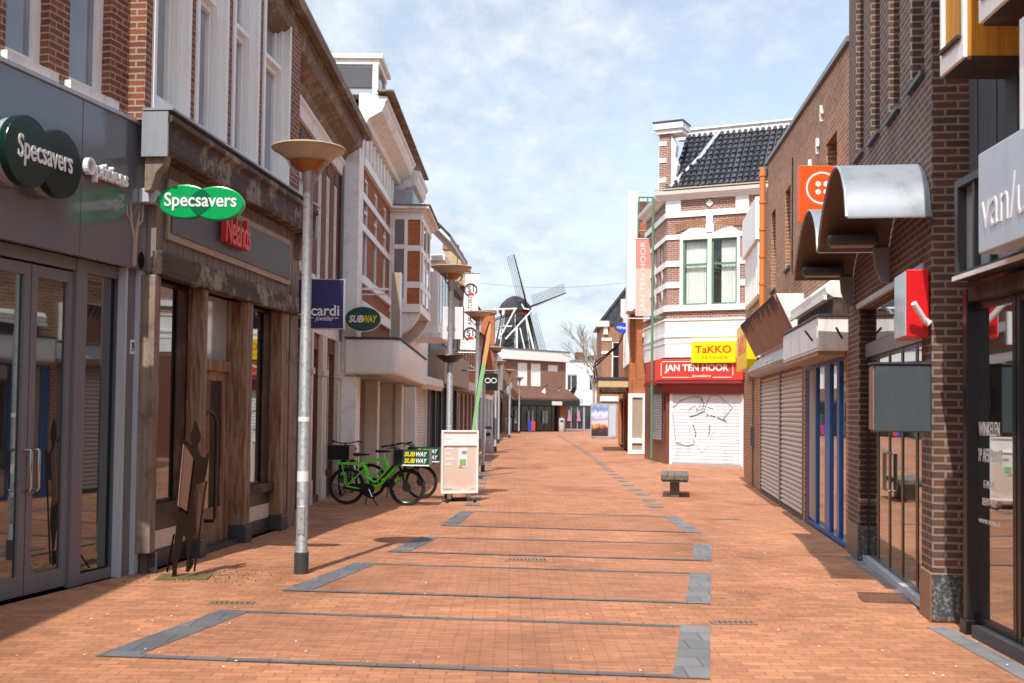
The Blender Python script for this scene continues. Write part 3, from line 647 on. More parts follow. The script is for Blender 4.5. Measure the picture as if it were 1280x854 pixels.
cornice(F3, .1, 6.9, 3.45, [(0, 0), (.06, .02), (.10, .16), (.20, .22), (.20, .30), (0, .34)]).build('shop_moulding', 'cream', r)
MB(F3).box(-.2, 6.9, .001, .05, 3.2, 3.45).build('shop_fascia', 'white_old', r)
for a, b in ((3.36, 3.54), (4.56, 4.74), (4.86, 5.04), (6.52, 6.9)):
    q = MB(F3); q.box(a, b, .0, .10, .45, 3.2); q.box(a-.02, b+.02, .0, .13, 2.4, 2.52); q.box(a-.02, b+.02, 0, .12, 0, .45); q.build('pilaster', 'cream', r, bevel=.01)
q = window(F3, r, .4, 3.35, .35, 3.2, d=-.10, fw=.10, mul=(.33, .66), tr=(.8,), fm='grey_frame', pm='glass_mirror'); MB(F3).box(.4, 3.35, -.2, -.08, 0, .35).build('stall_riser', 'dark_grey', r)
MB(F3).tube([(E3-.32, .06, .05), (E3-.32, .06, 7.0)], .045, 8).build('downpipe', 'grey_frame', r, smooth=True)
hk = MB(F3)
for k in range(5): hk.box(.28, .36, .0, .09, 1.1+k*.42, 1.15+k*.42)
hk.build('hook', 'steel', r)
D = MB(F3).box(3.55, 4.55, -.12, -.06, .12, 2.9).build('door', 'oxred', r)
dp = MB(F3); dp.box(3.66, 4.44, -.06, -.045, .3, 1.2); dp.box(3.66, 4.44, -.06, -.045, 1.35, 2.7); dp.build('panel', 'oxred', D, bevel=.01)
MB(F3).box(3.5, 4.6, -.3, .06, 0, .12).build('doorstep', 'dark_grey', r)
window(F3, r, 5.05, 6.5, .5, 2.9, d=-.10, fw=.08, mul=(.5,), fm='cream', pm='glass')
# projecting square navy sign
Fp = cam_face(-3.42, 17.5); sg = thing('square_sign', Fp, 'square navy jeweller sign with white lettering, partly behind the nearest lamp post', 'shop sign')
MB(Fp).box(.0, .775, -.05, .05, 3.02, 3.78).build('panel', 'navy', sg)
fb = MB(Fp); fb.box(-.012, .787, -.055, .055, 3.008, 3.02); fb.box(-.012, .787, -.055, .055, 3.78, 3.792); fb.box(-.012, 0, -.055, .055, 3.02, 3.78); fb.box(.775, .787, -.055, .055, 3.02, 3.78); fb.build('frame', 'grey_light', sg)
text('Lucardi', Fp, sg, .38, 3.30, .051, .66, 'letter', .17, bold=.016); text('juwelier', Fp, sg, .48, 3.165, .051, .30, 'letter', .10, shear=.35, bold=.004)
lb = MB(Fp); lb.box(.06, .31, .051, .055, 3.175, 3.185); lb.box(.64, .70, .051, .055, 3.175, 3.185); lb.build('lettering', 'letter', sg)
bb = MB(Fp)
for z in (3.18, 3.62): bb.box(-.42, -.012, -.02, .02, z, z+.03)
bb.build('bracket', 'grey_light', sg)
# oval projecting sandwich-shop sign
Fp = cam_face(-3.72, 24.12); p0 = at(454, 399, 23.7)
Fp = cam_face(p0.x, 23.7); sg = thing('oval_sign', Fp, 'dark green oval sandwich shop sign with white and yellow lettering, above the white canopy', 'shop sign')
MB(Fp).disc(0, p0.z, .39, .27, -.05, .045).build('rim', 'white', sg); MB(Fp).disc(0, p0.z, .375, .255, .046, .055).build('face', 'subgreen', sg); MB(Fp).disc(0, p0.z, .38, .26, -.055, -.051).build('back_face', 'subgreen', sg)
text('SUB', Fp, sg, -.145, p0.z, .0555, .30, 'letter', .155, bold=.03, shear=.25); text('WAY', Fp, sg, .15, p0.z, .0555, .31, 'yellow', .155, bold=.03, shear=.25)
MB(Fp).tube([(-.60, -.02, p0.z), (-.38, -.02, p0.z)], .02, 8).tube([(-.60, -.02, p0.z-.15), (-.35, -.02, p0.z-.15)], .015, 8).build('bracket', 'grey_light', sg)
# ------------------------------------------------------------------ LEFT 4: sandwich shop
F4 = Fac((-3.38, 24.2), (-3.30, 34.5), 'L'); E4 = 10.2
r = thing('banded_house', F4, 'red brick house with white bands, a projecting bay and a white boxed canopy below', 'building')
W4 = [(.9, 1.5, 4.75, 7.0), (2.6, 3.2, 4.75, 7.0), (4.4, 5.0, 4.75, 7.0)]
wall(F4, r, 0.02, E4, 3.3, 8.0, W4, 'brick_warm', rev=.12, depth=7)
for a, b, c, d_ in W4: window(F4, r, a, b, c, d_, d=-.01, fw=.05, tr=(.66,), fm='white', pm='glass', sill='white_old')
MB(F4).box(-.25, .0, -7, .05, 0, 8.0).box(.0, .32, .002, .06, 0, 8.0).build('corner_pilaster', 'white_peel', r, bevel=.015)
for z0, z1, o in ((3.9, 4.15, .10), (4.55, 4.72, .08), (5.75, 5.9, .03), (6.45, 6.6, .03), (7.15, 7.35, .09)):
    MB(F4).box(.322, 5.8, .002, o, z0, z1).build('band', 'white', r); MB(F4).box(9.3, E4, .002, o, z0, z1).build('band', 'white', r)
for i in range(9): MB(F4).box(.45+i*.62, .75+i*.62, .032, .10, 7.36, 7.9).build('frieze_block', 'white_old', r)
MB(F4).box(.32, 6.4, .001, .03, 7.36, 7.95).build('frieze', 'white_old', r)
cornice(F4, -.2, 6.4, 7.95, [(0, 0), (.18, .0), (.22, .10), (.50, .26), (.56, .40), (.56, .46), (.62, .52), (.62, .58), (0, .66)]).build('cornice', 'white_old', r, bevel=.01)
cornice(F4, 6.42, 9.0, 7.75, [(0, 0), (.25, .0), (.30, .12), (.62, .20), (.68, .34), (.68, .44), (.74, .52), (.74, .60), (0, .66)]).build('cornice', 'white_old', r, bevel=.01)
MB(F4).box(-.3, 9.0, .40, .76, 8.62, 8.66).build('gutter', 'wood_cornice', r)
rf = MB(F4).prism([(.3, 8.6), (-3.4, 10.6), (-7, 8.6)], 0.3, E4, 'u').build('roof', 'slate_tile', r)
dm = MB(F4).box(-.1, 1.3, -.8, .34, 8.6, 9.30).build('dormer', 'zinc', r)
dw = MB(F4); dw.box(-.14, 1.34, -.85, .42, 9.25, 9.37); dw.box(-.2, 1.4, -.9, .50, 9.37, 9.47); dw.box(-.14, .0, .28, .40, 8.6, 9.25); dw.box(1.2, 1.34, .28, .40, 8.6, 9.25); dw.box(-.13, 0, -.86, -.72, 8.6, 9.25); dw.build('trim', 'white', dm, bevel=.01)
MB(F4).box(0.0, 1.2, .342, .36, 8.7, 9.2).build('pane', 'glass', dm)
sl = MB(F4); sl.box(-.125, -.10, -.7, .26, 8.75, 9.2); sl.build('slate_cheek', 'board_slate', dm)
# bay
bay = MB(F4); bay.box(5.85, 9.2, 0, .82, 4.45, 7.05); B = bay.build('bay', 'brick_bright', r)
bt = MB(F4)
for z0, z1 in ((4.40, 4.62), (5.05, 5.22), (6.05, 6.2), (6.9, 7.1)): bt.box(5.82, 9.23, -.02, .85, z0, z1)
for d0, d1 in ((-.02, .08), (.44, .48), (.82, .852)): bt.box(5.815, 5.86, d0, d1, 4.62, 6.9)
for u0 in (6.4, 7.5, 8.6): bt.box(u0, u0+.14, .81, .86, 4.62, 6.9)
bt.build('trim', 'white', B)
wf = MB(F4); wf.box(5.80, 5.85, .08, .13, 4.62, 6.9); wf.box(5.80, 5.85, .39, .44, 4.62, 6.9); wf.box(5.798, 5.85, .13, .39, 6.1, 6.22); wf.box(5.798, 5.85, .13, .39, 4.62, 4.74); w_ = wf.build('window', 'white', B); MB(F4).box(5.815, 5.835, .13, .39, 4.74, 6.9).build('pane', 'curtain_dim', w_)
for u0 in (6.56, 7.66):
    w_ = MB(F4).box(u0, u0+.82, .815, .84, 4.7, 6.85).build('window', 'glass', B)
MB(F4).box(5.6, 9.4, -.05, 1.06, 7.16, 7.24).box(5.7, 9.3, -.02, .94, 7.10, 7.16).build('bay_cornice', 'white_old', B, bevel=.012); MB(F4).box(5.58, 9.42, 0, 1.10, 7.24, 7.28).build('bay_flashing', 'wood_cornice', B)
MB(F4).box(6.0, 8.8, 0, .6, 7.28, 7.75).build('bay_parapet', 'zinc', B, bevel=.03)
cb = MB(F4); cb.prism([(0, 3.6), (.2, 3.62), (.35, 3.8), (.55, 3.95), (.72, 4.15), (.84, 4.40), (0, 4.40)], 5.9, 6.25, 'u'); cb.build('console', 'white_old', B, bevel=.02); cb = MB(F4); cb.prism([(0, 3.6), (.2, 3.62), (.35, 3.8), (.55, 3.95), (.72, 4.15), (.84, 4.40), (0, 4.40)], 8.8, 9.15, 'u'); cb.build('console', 'white_old', B, bevel=.02)
# canopy
cn = MB(F4); cn.prism([(-.35, -.2), (-.35, .88), (-.18, .98), (9.6, .72), (9.6, -.2)], 2.50, 3.28, 'z'); c_ = cn.build('canopy', 'canopy_grey', r, bevel=.05, smooth=True)
MB(F4).prism([(-.38, -.2), (-.38, .90), (-.20, 1.01), (9.62, .75), (9.62, -.2)], 3.282, 3.31, 'z').build('canopy_flashing', 'dark_grey', c_)
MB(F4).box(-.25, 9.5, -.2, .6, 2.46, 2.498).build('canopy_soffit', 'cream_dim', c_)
# ground floor: recessed shop, piers and cream walls
wall(F4, r, .0, E4, 0, 3.3, [(.3, 9.8, 0, 2.9)], 'cream', rev=.6, depth=7, name='ground_floor_wall')
MB(F4).box(.02, .30, -.5, -.1, 0, 2.46).build('brick_pier', 'brick_dark', r)
for u0, d0, d1 in ((2.6, -.34, .16), (5.6, .05, .42)):
    q = MB(F4).box(u0, u0+.38, d0-.2, d1, 0, 2.46).build('pier', 'cream', r, bevel=.02)
    MB(F4).box(u0-.01, u0, d0+.12, d0+.2, 0, 2.46).build('groove', 'cream_dim', q)
for a, b in ((.35, 2.55), (3.0, 5.55), (6.0, 9.7)): window(F4, r, a, b, .3, 2.9, d=-.25, fw=.08, mul=(.3, .6), fm='cream', pm='glass_mirror'); MB(F4).box(a, b, -.35, -.2, 0, .3).build('stall_riser', 'cream_dim', r)
# vertical narrow sign
Fp = cam_face(-2.86, 24.6, 0); p0 = at(495, 383, 24.6)
Fp = cam_face(p0.x-.09, 24.6); sg = thing('vertical_sign', Fp, 'narrow vertical grey-brown sign box on white arms in front of the brick bay', 'shop sign')
MB(Fp).box(0, .18, -.3, .05, p0.z-.72, p0.z+.74).build('panel', 'board_tan', sg, bevel=.01)
eb = MB(Fp); eb.box(-.012, .002, -.31, .06, p0.z-.73, p0.z+.75); eb.box(.178, .192, -.31, .06, p0.z-.73, p0.z+.75); eb.build('edge', 'grey_light', sg)
MB(Fp).box(-.78, -.012, -.1, -.05, p0.z+.36, p0.z+.41).box(-.78, -.012, -.2, -.15, p0.z+.26, p0.z+.29).build('arm', 'white', sg)
# ------------------------------------------------------------------ RIGHT 1: dark shop with timber bays
G1 = Fac((3.53, 6.0), (3.66, 9.45), 'R')
r = thing('dark_shop', G1, 'dark clad shop with black glazed front and orange timber bay boxes, nearest on the right', 'building')
wall(G1, r, -9, 3.40, 3.0, 9.5, [], 'cladding', depth=6, d=-.19)
cl = MB(G1)
for i in range(24): cl.box(3.40-(i+1)*.2, 3.40-i*.2-.012, -.19, -.176-.004*(i % 2), 3.66, 9.5)
cl.build('cladding', 'cladding', r)
wall(G1, r, -9, 3.40, 0, 3.0, [(-8, 2.98, 0, 2.8)], 'black', rev=.4, depth=6, name='shopfront_surround', d=-.17)
MB(G1).box(3.1, 3.2, -.17, -.05, 0.1, 2.8).box(3.08, 3.22, -.17, -.03, 0, .12).build('post', 'black', r, bevel=.008)
MB(G1).box(-9, 2.98, -.55, -.02, 2.68, 2.80).build('soffit', 'wood_dark', r)
sb = MB(G1); sb.box(-9, 2.95, -.05, .10, 2.84, 2.90); sb.box(-9, 2.95, -.05, .10, 3.58, 3.64); sb.box(2.88, 2.95, -.05, .10, 2.9, 3.58); sb.box(2.58, 2.62, -.05, .08, 2.9, 3.58); sb.box(2.25, 2.29, -.05, .08, 2.9, 3.58)
q = sb.build('sign_band', 'dark_grey', r); MB(G1).box(-9, 2.88, 0, .03, 2.9, 3.58).build('pane', 'glass_blind', q); MB(G1).box(-9, 2.97, .101, .115, 2.84, 2.875).build('edge_strip', 'white', q)
uw = lambda px: G1.u(px, 600, -.12)
for a, b, lab in ((uw(1270), uw(1207), 0), (uw(1270)-.9, uw(1270)-.02, 0)):
    w_ = window(G1, r, a, b, .10, 2.68, d=-.12, fw=.06, fm='black', pm='glass_bright', fd=.05)
    if b > uw(1240):
        ut = uw(1233)
        for s_, z, wd, hh, mt in (('WINKELEN', 1.66, .42, .11, 'letter'), ('OP AFSPRAAK', 1.45, .52, .11, 'letter'), ('E-MAIL', 1.22, .22, .06, 'letter'), ('0597-412', 1.08, .28, .06, 'letter'), ('www.vanu.nl', .93, .44, .05, 'letter')):
            text(s_, G1, w_, ut, z, -.1415, wd, mt, hh, ext=.002)
MB(G1).box(-8, 2.98, -.5, -.04, 0, .10).build('threshold', 'dark_grey', r)
window(G1, r, -3, uw(1270)-.92, .1, 2.68, d=-.13, fw=.07, mul=(.5,), fm='black', pm='glass_mirror')
def timber_bay(u0, u1, z0, z1, d):
    b = MB(G1).box(u0, u1, -.18, d, z0, z1).build('bay_box', 'wood_orange', r)
    t = MB(G1); t.box(u0-.004, u1+.004, d+.001, d+.03, z0-.01, z0+.14); t.box(u0-.004, u0+.035, d+.001, d+.03, z0+.14, z1); t.box(u1-.035, u1+.004, d+.001, d+.03, z0+.14, z1); t.build('trim', 'white', b)
    MB(G1).box(u0, u1, -.18, d, z0-.03, z0-.001).build('bay_soffit', 'wood_dark', b); MB(G1).box(u0+.04, u1-.04, d+.02, d+.06, z0+.142, z0+.17).build('sill', 'wood_dark', b)
timber_bay(2.17, 2.66, 4.42, 9, .28); timber_bay(.9, 1.86, 4.56, 9, .28); timber_bay(-1.2, .3, 4.56, 9, .28)
ps = MB(G1); ps.box(1.22, 1.34, -.17, .24, 3.66, 4.39); ps.build('white_post', 'white', r); MB(G1).box(-.2, 1.2, -.17, .20, 3.66, 4.39).build('pane', 'glass', r)
sg = thing('shop_fascia_sign', G1, 'long pale grey fascia sign with slim white lowercase lettering, on the dark shop', 'shop sign')
MB(G1).box(-1.4, 1.91, .118, .30, 2.91, 3.62).build('panel', 'sign_pale', sg, bevel=.008)
text('van/u', G1, sg, 1.47, 3.22, .3005, .74, 'letter', .30, bold=-.012, ext=.006)
# ------------------------------------------------------------------ RIGHT 2: dark brick shop with wave canopies
G2 = Fac((3.61, 9.62), (4.36, 14.5), 'R'); L2 = 4.94
r = thing('dark_brick_shop', G2, 'dark brick shop with granite-footed piers, tall slot windows and black framed glass doors', 'building')
W2 = [(.30, .92, 4.85, 8), (1.45, 2.07, 4.85, 8), (2.6, 3.22, 4.9, 8), (3.72, 4.34, 4.95, 8)]
wall(G2, r, 0, L2, 3.12, 9.5, W2, 'brick_dark', rev=.2, depth=6)
for a, b, c, d_ in W2: window(G2, r, a, b, c, d_, d=-.13, fw=.05, tr=(.45,), fm='black', pm='glass', sill=None); MB(G2).box(a-.03, b+.03, -.15, .04, c-.045, c-.002).build('sill', 'dark_grey', r)
for a, b in ((0, .42), (4.05, L2)):
    q = MB(G2).box(a, b, -.5, .001, .42, 3.12).build('pier', 'brick_dark', r)
    MB(G2).box(a-.015, b+.015, -.5, .018, 0, .42).build('granite_foot', 'granite' if a else 'granite_tan', q, bevel=.01)
    MB(G2).box(a-.025, a-.014, -.46, .01, .02, .41).build('granite_face', 'granite', q)
wall(G2, r, .42, 4.05, 0, 3.12, [(.42, 4.05, 0, 3.05)], 'brick_dark', rev=.3, depth=6, name='shopfront_surround', d=-.02)
window(G2, r, .42, 4.05, 2.62, 3.06, d=-.10, fw=.04, fd=.03, mul=(.25, .5, .75), fm='dark_grey', pm='glass_bright')
MB(G2).box(.42, 4.05, -.34, -.07, 2.46, 2.62).build('transom_beam', 'grey_frame', r); MB(G2).box(.3, 4.15, -.30, .02, 3.06, 3.12).build('lintel', 'grey_light', r)
for i in range(5):
    a = .44+i*.72; w_ = window(G2, r, a, a+.71, .08, 2.455, d=-.10, fw=.045, fd=.035, tr=(), fm='black', pm='glass_bright', name='door')
    if i in (2, 3): h = MB(G2); u = a+.05 if i == 3 else a+.66; h.tube([(u, -.10, .95), (u, -.05, .95), (u, -.05, 1.35), (u, -.10, 1.35)], .012, 8); h.build('handle', 'steel', w_)
MB(G2).box(.42, 4.05, -.4, -.04, 0, .075).build('threshold', 'grey_light', r)
def wave_canopy(u0, u1, label, D=.72):
    t = thing('wave_canopy', G2, label, 'canopy', 'curved metal canopies')
    prof = []; n = 22
    for k in range(n+1):
        s = k/n; x = u0+(u1-u0)*s; a = s**.78*PI
        prof.append((x, 3.49+.60*math.sin(a)**.72))
    th = .018
    m = MB(G2)
    inner = [(x, z-th) for x, z in prof]
    P = [(x, d, z) for d in (.01, D) for x, z in prof]; Q = [(x, d, z) for d in (.01, D) for x, z in inner]
    m.add(P+Q, [(i, i+1, n+1+i+1, n+1+i) for i in range(n)]+[(2*(n+1)+i, 3*(n+1)+i, 3*(n+1)+i+1, 2*(n+1)+i+1) for i in range(n)]+[(n+1+i, n+2+i, 3*(n+1)+i+1, 3*(n+1)+i) for i in range(n)]+[(i, i+1, 2*(n+1)+i+1, 2*(n+1)+i) for i in range(n)]+[(0, n+1, 3*(n+1), 2*(n+1)), (n, 2*n+1, 3*n+n+3, 2*(n+1)+n)])
    m.build('sheet', 'sheet', t, smooth=True)
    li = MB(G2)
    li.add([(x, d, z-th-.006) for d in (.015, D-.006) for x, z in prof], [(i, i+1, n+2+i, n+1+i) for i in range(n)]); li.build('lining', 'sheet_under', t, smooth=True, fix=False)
    MB(G2).tube([(x, D, z-.01) for x, z in prof], .013, 6).build('edge_trim', 'zinc', t, smooth=True)
    uL = u1-.12
    MB(G2).box(uL-.24, uL, .16, D-.06, 3.50, 3.60).build('light_box', 'dark_grey', t, bevel=.03); MB(G2).box(uL-.20, uL-.04, .2, D-.1, 3.485, 3.499).build('diffuser', 'letter_grey', t)
    MB(G2).prism([(.012, 3.12), (.10, 3.14), (.16, 3.30), (.18, 3.5), (.012, 3.5)], u1-.10, u1-.05, 'u').build('bracket', 'sheet', t, bevel=.01)
wave_canopy(-.05, 2.03, 'nearer curved sheet metal canopy on the dark brick shop'); wave_canopy(2.08, 4.55, 'farther curved sheet metal canopy, next to the orange button sign')
sg = thing('box_sign', G2, 'red light box sign with a faded white face, on the dark brick pier', 'shop sign')
MB(G2).box(.05, .58, .012, .20, 2.44, 3.03).build('case', 'redpure', sg, bevel=.008); MB(G2).box(.065, .565, .2005, .21, 2.455, 3.015).build('face', 'glass_blind', sg)
sg = thing('box_sign', G2, 'slate grey empty sign box jutting low from the dark brick pier', 'shop sign')
MB(G2).box(-.27, -.03, .06, .52, 1.62, 2.19).build('case', 'slate_box', sg, bevel=.012); MB(G2).box(-.255, -.045, .5205, .53, 1.64, 2.17).build('face', 'granite_tan', sg); MB(G2).box(-.285, -.02, .05, .535, 2.191, 2.206).build('lid', 'dark_grey', sg); MB(G2).box(-.1, .0, .02, .06, 1.8, 2.0).build('bracket', 'dark_grey', sg)  # tan face panel: the sunlit street side painted paler than the case
sp = thing('spotlight', G2, 'small white tubular spotlight beside the red box sign', 'lamp')
MB(G2).tube([(.0, .02, 2.55), (.0, .06, 2.58)], .03, 10).tube([(-.02, .06, 2.57), (-.10, .17, 2.72)], .026, 10).build('housing', 'white', sp, smooth=True)
# ------------------------------------------------------------------ RIGHT 3: brown brick block with three shops
G3 = Fac((4.38, 14.52), (6.2, 29.9), 'R'); L3 = 15.4
r = thing('brown_brick_block', G3, 'long plain brown brick block with slit windows, roller shutters and a blue shopfront', 'building')
W3 = [(1.0, 1.9, 4.85, 5.75), (6.0, 6.75, 4.5, 6.0), (8.35, 9.1, 4.35, 6.0)]
wall(G3, r, .02, 9.8, 2.6, 6.65, W3, 'brick_tan', rev=.25, depth=8)
for a, b, c, d_ in W3: window(G3, r, a, b, c, d_, d=-.18, fw=.06, fm='dark_grey', pm='glass'); MB(G3).box(a-.03, b+.03, -.2, .04, c-.05, c-.002).build('sill', 'dark_grey', r)
MB(G3).add([(.02, 0, 6.65), (9.8, 0, 6.65), (9.8, 0, 7.22), (.02, -8, 6.65), (9.8, -8, 6.65), (9.8, -8, 7.22)], [(0, 1, 2), (3, 5, 4), (0, 2, 5, 3), (1, 4, 5, 2)]).build('parapet', 'brick_tan', r)
MB(G3).add([(-.02, .05, 6.655), (9.86, .05, 7.23), (9.86, -.4, 7.23), (-.02, -.4, 6.655), (-.02, .05, 6.73), (9.86, .05, 7.30), (9.86, -.4, 7.30), (-.02, -.4, 6.73)], [(0, 1, 2, 3), (4, 7, 6, 5), (0, 4, 5, 1), (1, 5, 6, 2), (2, 6, 7, 3), (3, 7, 4, 0)]).build('coping', 'grey_frame', r)
wall(G3, r, 9.82, L3, 2.6, 6.75, [], 'brick_mid', depth=7, name='annex_wall', d=-.02)
MB(G3).prism([(-.02, 6.75), (-3, 8.6), (-7, 6.75)], 9.9, L3, 'u').build('annex_roof', 'brown_tile', r)
MB(G3).box(10.9, 14.4, -.02, .16, 5.75, 6.72).build('white_panel', 'white', r)
lv = MB(G3); 
for i in range(9): lv.box(10.95+i*.38, 11.18+i*.38, -.01, .10, 4.5, 5.75)
lv.build('louvre_screen', 'white', r); MB(G3).box(10.9, 14.4, -.015, .03, 4.45, 5.75).build('louvre_back', 'grey_light', r)
for u, z in ((2.2, 6.3), (2.6, 5.9), (3.4, 5.75)): MB(G3).box(u, u+.05, .001, .05, z-.12, z+.12).box(u-.06, u+.11, .001, .045, z-.02, z+.02).build('wall_anchor', 'white_old', r)
MB(G3).tube([(.1, .015, 4.3), (4, .02, 4.33), (5.6, .02, 4.3), (5.6, .02, 6.4)], .012, 5).build('cable', 'black', r)
pp = MB(G3); pp.tube([(10.05, .09, 4.0), (10.05, .09, 7.2)], .065, 10)
for z in (4.6, 5.2, 5.8, 6.4, 7.0): pp.tube([(10.05, .09, z), (10.05, .09, z+.06)], .08, 10)
pp.build('drainpipe', 'pvc_orange', r, smooth=True)
wall(G3, r, .02, L3, 0, 2.6, [(.25, 4.05, 0, 2.55), (4.35, 7.4, 0, 2.58), (7.6, 11.1, 0, 2.58)], 'brick_tan', rev=.16, depth=7, name='ground_floor_wall')
# blue shopfront
bf = MB(G3)
for a, b in ((.25, .33), (.95, 1.15), (1.75, 2.2), (3.05, 3.2), (3.85, 4.05)): bf.box(a, b, -.09, -.03, .06, 2.5)
bf.box(.25, 4.05, -.15, -.015, 2.5, 2.58); bf.box(.25, 4.05, -.16, -.018, .0, .07)
q = bf.build('blue_shopfront', 'blue', r); MB(G3).box(.25, 4.05, -.08, -.06, .07, 2.5).build('pane', 'glass_bright', q); MB(G3).box(3.22, 3.83, -.058, -.04, .1, 2.5).build('side_panel', 'board_tan', q)
for a, b in ((4.35, 7.4), (7.6, 11.1)):
    s_ = slats(G3, a, b, .06, 2.58, -.03, .085, .03).build('roller_shutter', 'shutter_tan', r, fix=False)
    MB(G3).box(a-.1, a, -.1, .012, 0, 2.6).build('guide_rail', 'grey_frame', s_); MB(G3).box(b, b+.1, -.1, .012, 0, 2.6).build('guide_rail', 'grey_frame', s_); MB(G3).box(a, b, -.03, .02, 0, .06).build('bottom_rail', 'dark_grey', s_)
MB(G3).prism([(0, 2.60), (.22, 2.62), (.30, 2.72), (.10, 2.99), (0, 2.99)], 4.2, 11.3, 'u').build('shutter_housing', 'shutter_grey', r, bevel=.01)
cd = MB(G3); cd.box(12.6, 12.85, .001, .10, 1.0, 1.45); cd.tube([(12.7, .03, 0), (12.7, .03, 2.6)], .02, 6); cd.build('meter_box', 'grey_frame', r)
# lean-out sign board, white sign box, awning cassette
sg = thing('leaning_signboard', G3, 'peeling brown signboard tilted out over the roller shutters, dark streaks along its top', 'shop sign')
MB(G3).prism([(.45, 3.80), (.49, 3.78), (.14, 3.06), (.10, 3.08)], 4.35, 11.0, 'u').build('board', 'brown_panel', sg)
dk = MB(G3); rr = random.Random(5)
for i in range(44):
    u = 4.4+i*.15; l = .06+rr.random()*.22; dk.quad((u, .4925, 3.78), (u+.13, .4925, 3.78), (u+.10, .4925-.35*l/.72*1., 3.78-l), (u+.03, .4925-.35*l/.72, 3.78-l))
dk.build('tar_streaks', 'black_matt', sg, fix=False)
MB(G3).prism([(.0, 3.06), (.10, 3.06), (.45, 3.80), (.0, 3.80)], 4.25, 4.345, 'u').build('end_cheek', 'white_old', sg); MB(G3).prism([(.0, 3.06), (.10, 3.06), (.45, 3.80), (.0, 3.80)], 11.005, 11.06, 'u').build('end_cheek', 'white_old', sg)
text('Telecom', G3, sg, 7.6, 2.79, .27, 2.2, 'letter', .22, bold=.01, shear=.2, ext=.01)
sg = thing('box_sign', G3, 'weathered off-white boxed sign over the blue shopfront, stained along its edges', 'shop sign')
MB(G3).box(.06, 3.75, .002, .39, 2.60, 3.05).build('case', 'white_old', sg, bevel=.01); MB(G3).box(.03, 3.78, .002, .41, 3.052, 3.08).build('lid', 'dark_grey', sg); MB(G3).box(.2, 3.6, .02, .37, 2.55, 2.598).build('underside', 'board_tan', sg)
MB(G3).box(.12, 3.7, .3905, .40, 2.64, 3.0).build('face', 'shutter_white', sg)
for u in (.5, -.02):
    MB(G3).tube([(u, .40 if u > 0 else .1, 2.76), (u-.16, .52 if u > 0 else .2, 2.88)], .016, 6).build('bracket', 'dark_grey', sg)
aw = thing('awning_cassette', G3, 'rolled white awning in its stained cassette, above the off-white boxed sign', 'awning')
MB(G3).prism([(.0, 3.28), (.20, 3.30), (.29, 3.36), (.30, 3.44), (.24, 3.52), (.0, 3.55)], .06, 3.6, 'u').build('cassette', 'white_old', aw, bevel=.01); MB(G3).box(.06, 3.6, .28, .32, 3.27, 3.33).build('front_bar', 'white', aw); MB(G3).box(.055, 3.5, .01, .2, 3.08, 3.279).build('gap_shade', 'wood_dark', aw)  # last box is a dark filler painting the shade in the gap
# orange button sign
p0 = at(998, 280, 15.4); Fp = cam_face(p0.x, 15.4); z1 = at(998, 208, 15.4).z
sg = thing('projecting_sign', Fp, 'square orange sign with a white button emblem, half hidden by a curved metal canopy', 'shop sign')
MB(Fp).box(0, .62, -.06, .06, p0.z+.02, z1).build('case', 'orange_sign', sg, bevel=.01); MB(Fp).box(.62, .80, -.03, .03, p0.z+.4, p0.z+.46).build('arm', 'grey_frame', sg)
cx, cz = .31, z1-.31; m = MB(Fp); n = 36
for k in range(n):
    a, b = 2*PI*k/n, 2*PI*(k+1)/n; m.quad((cx+.20*math.cos(a), .0605, cz+.20*math.sin(a)), (cx+.225*math.cos(a), .0605, cz+.225*math.sin(a)), (cx+.225*math.cos(b), .0605, cz+.225*math.sin(b)), (cx+.20*math.cos(b), .0605, cz+.20*math.sin(b)))
m.build('ring', 'letter', sg, fix=False)
for a, b in ((-.055, -.055), (.055, -.055), (-.055, .055), (.055, .055)): MB(Fp).disc(cx+a, cz+b, .038, .038, .0605, .066, 16).build('button_hole', 'letter', sg)
text('Knoop', Fp, sg, .31, p0.z+.10, .0605, .40, 'letter', .09, bold=.01)
# yellow sign on the side wall
sg = thing('yellow_wall_sign', G3, 'yellow fashion sign seen edge-on behind the leaning brown signboard', 'shop sign')
MB(G3).box(11.6, 14.4, .05, .28, 2.85, 3.95).build('panel', 'yellow', sg); text('TaKKO', G3, sg, 13, 3.45, .2805, 2.2, 'redpure', .45, bold=.02)
# ------------------------------------------------------------------ RIGHT: corner house (jeweller)
GT = Fac((5.40, 39.2), (7.77, 38.06), 'L'); GS = Fac((5.40, 39.2), (5.20, 43.9), 'R')
r = thing('corner_house', GT, 'white banded brick corner house with slate mansard and green framed windows', 'building')
wall(GT, r, .0, 5.2, 3.6, 9.3, [(.56, 2.52, 5.53, 8.05)], 'brick_mid', rev=.2, depth=4)
bd = []
for z0, z1, o in ((3.72, 5.02, .05), (5.0, 5.06, .09), (4.42, 4.50, .09), (4.2, 4.26, .07)):
    MB(GT).box(-.03, 5.2, .001, o, z0, z1).build('render_band', 'white', r); MB(GS).box(-.0, 4.6, .001, o, z0, z1).build('render_band', 'white', r, F=GS)
for z0, z1, o in ((5.33, 5.53, .10), (6.15, 6.35, .04), (6.9, 7.1, .04), (7.85, 8.02, .04), (8.62, 8.82, .06)):
    if z0 > 5.6 and z0 < 8.5: MB(GT).box(-.02, .52, .001, o, z0, z1).build('stone_band', 'white', r); MB(GT).box(2.56, 5.2, .001, o, z0, z1).build('stone_band', 'white', r)
    else: MB(GT).box(-.03, 5.2, .001, o, z0, z1).build('stone_band', 'white', r)
    MB(GS).box(0, 4.6, .001, o, z0, z1).build('stone_band', 'white', r, F=GS)
MB(GT).box(-.04, .50, .002, .07, 8.83, 9.3).build('corner_block', 'white', r); MB(GT).box(2.45, 2.9, .002, .07, 8.83, 9.3).build('corner_block', 'white', r)
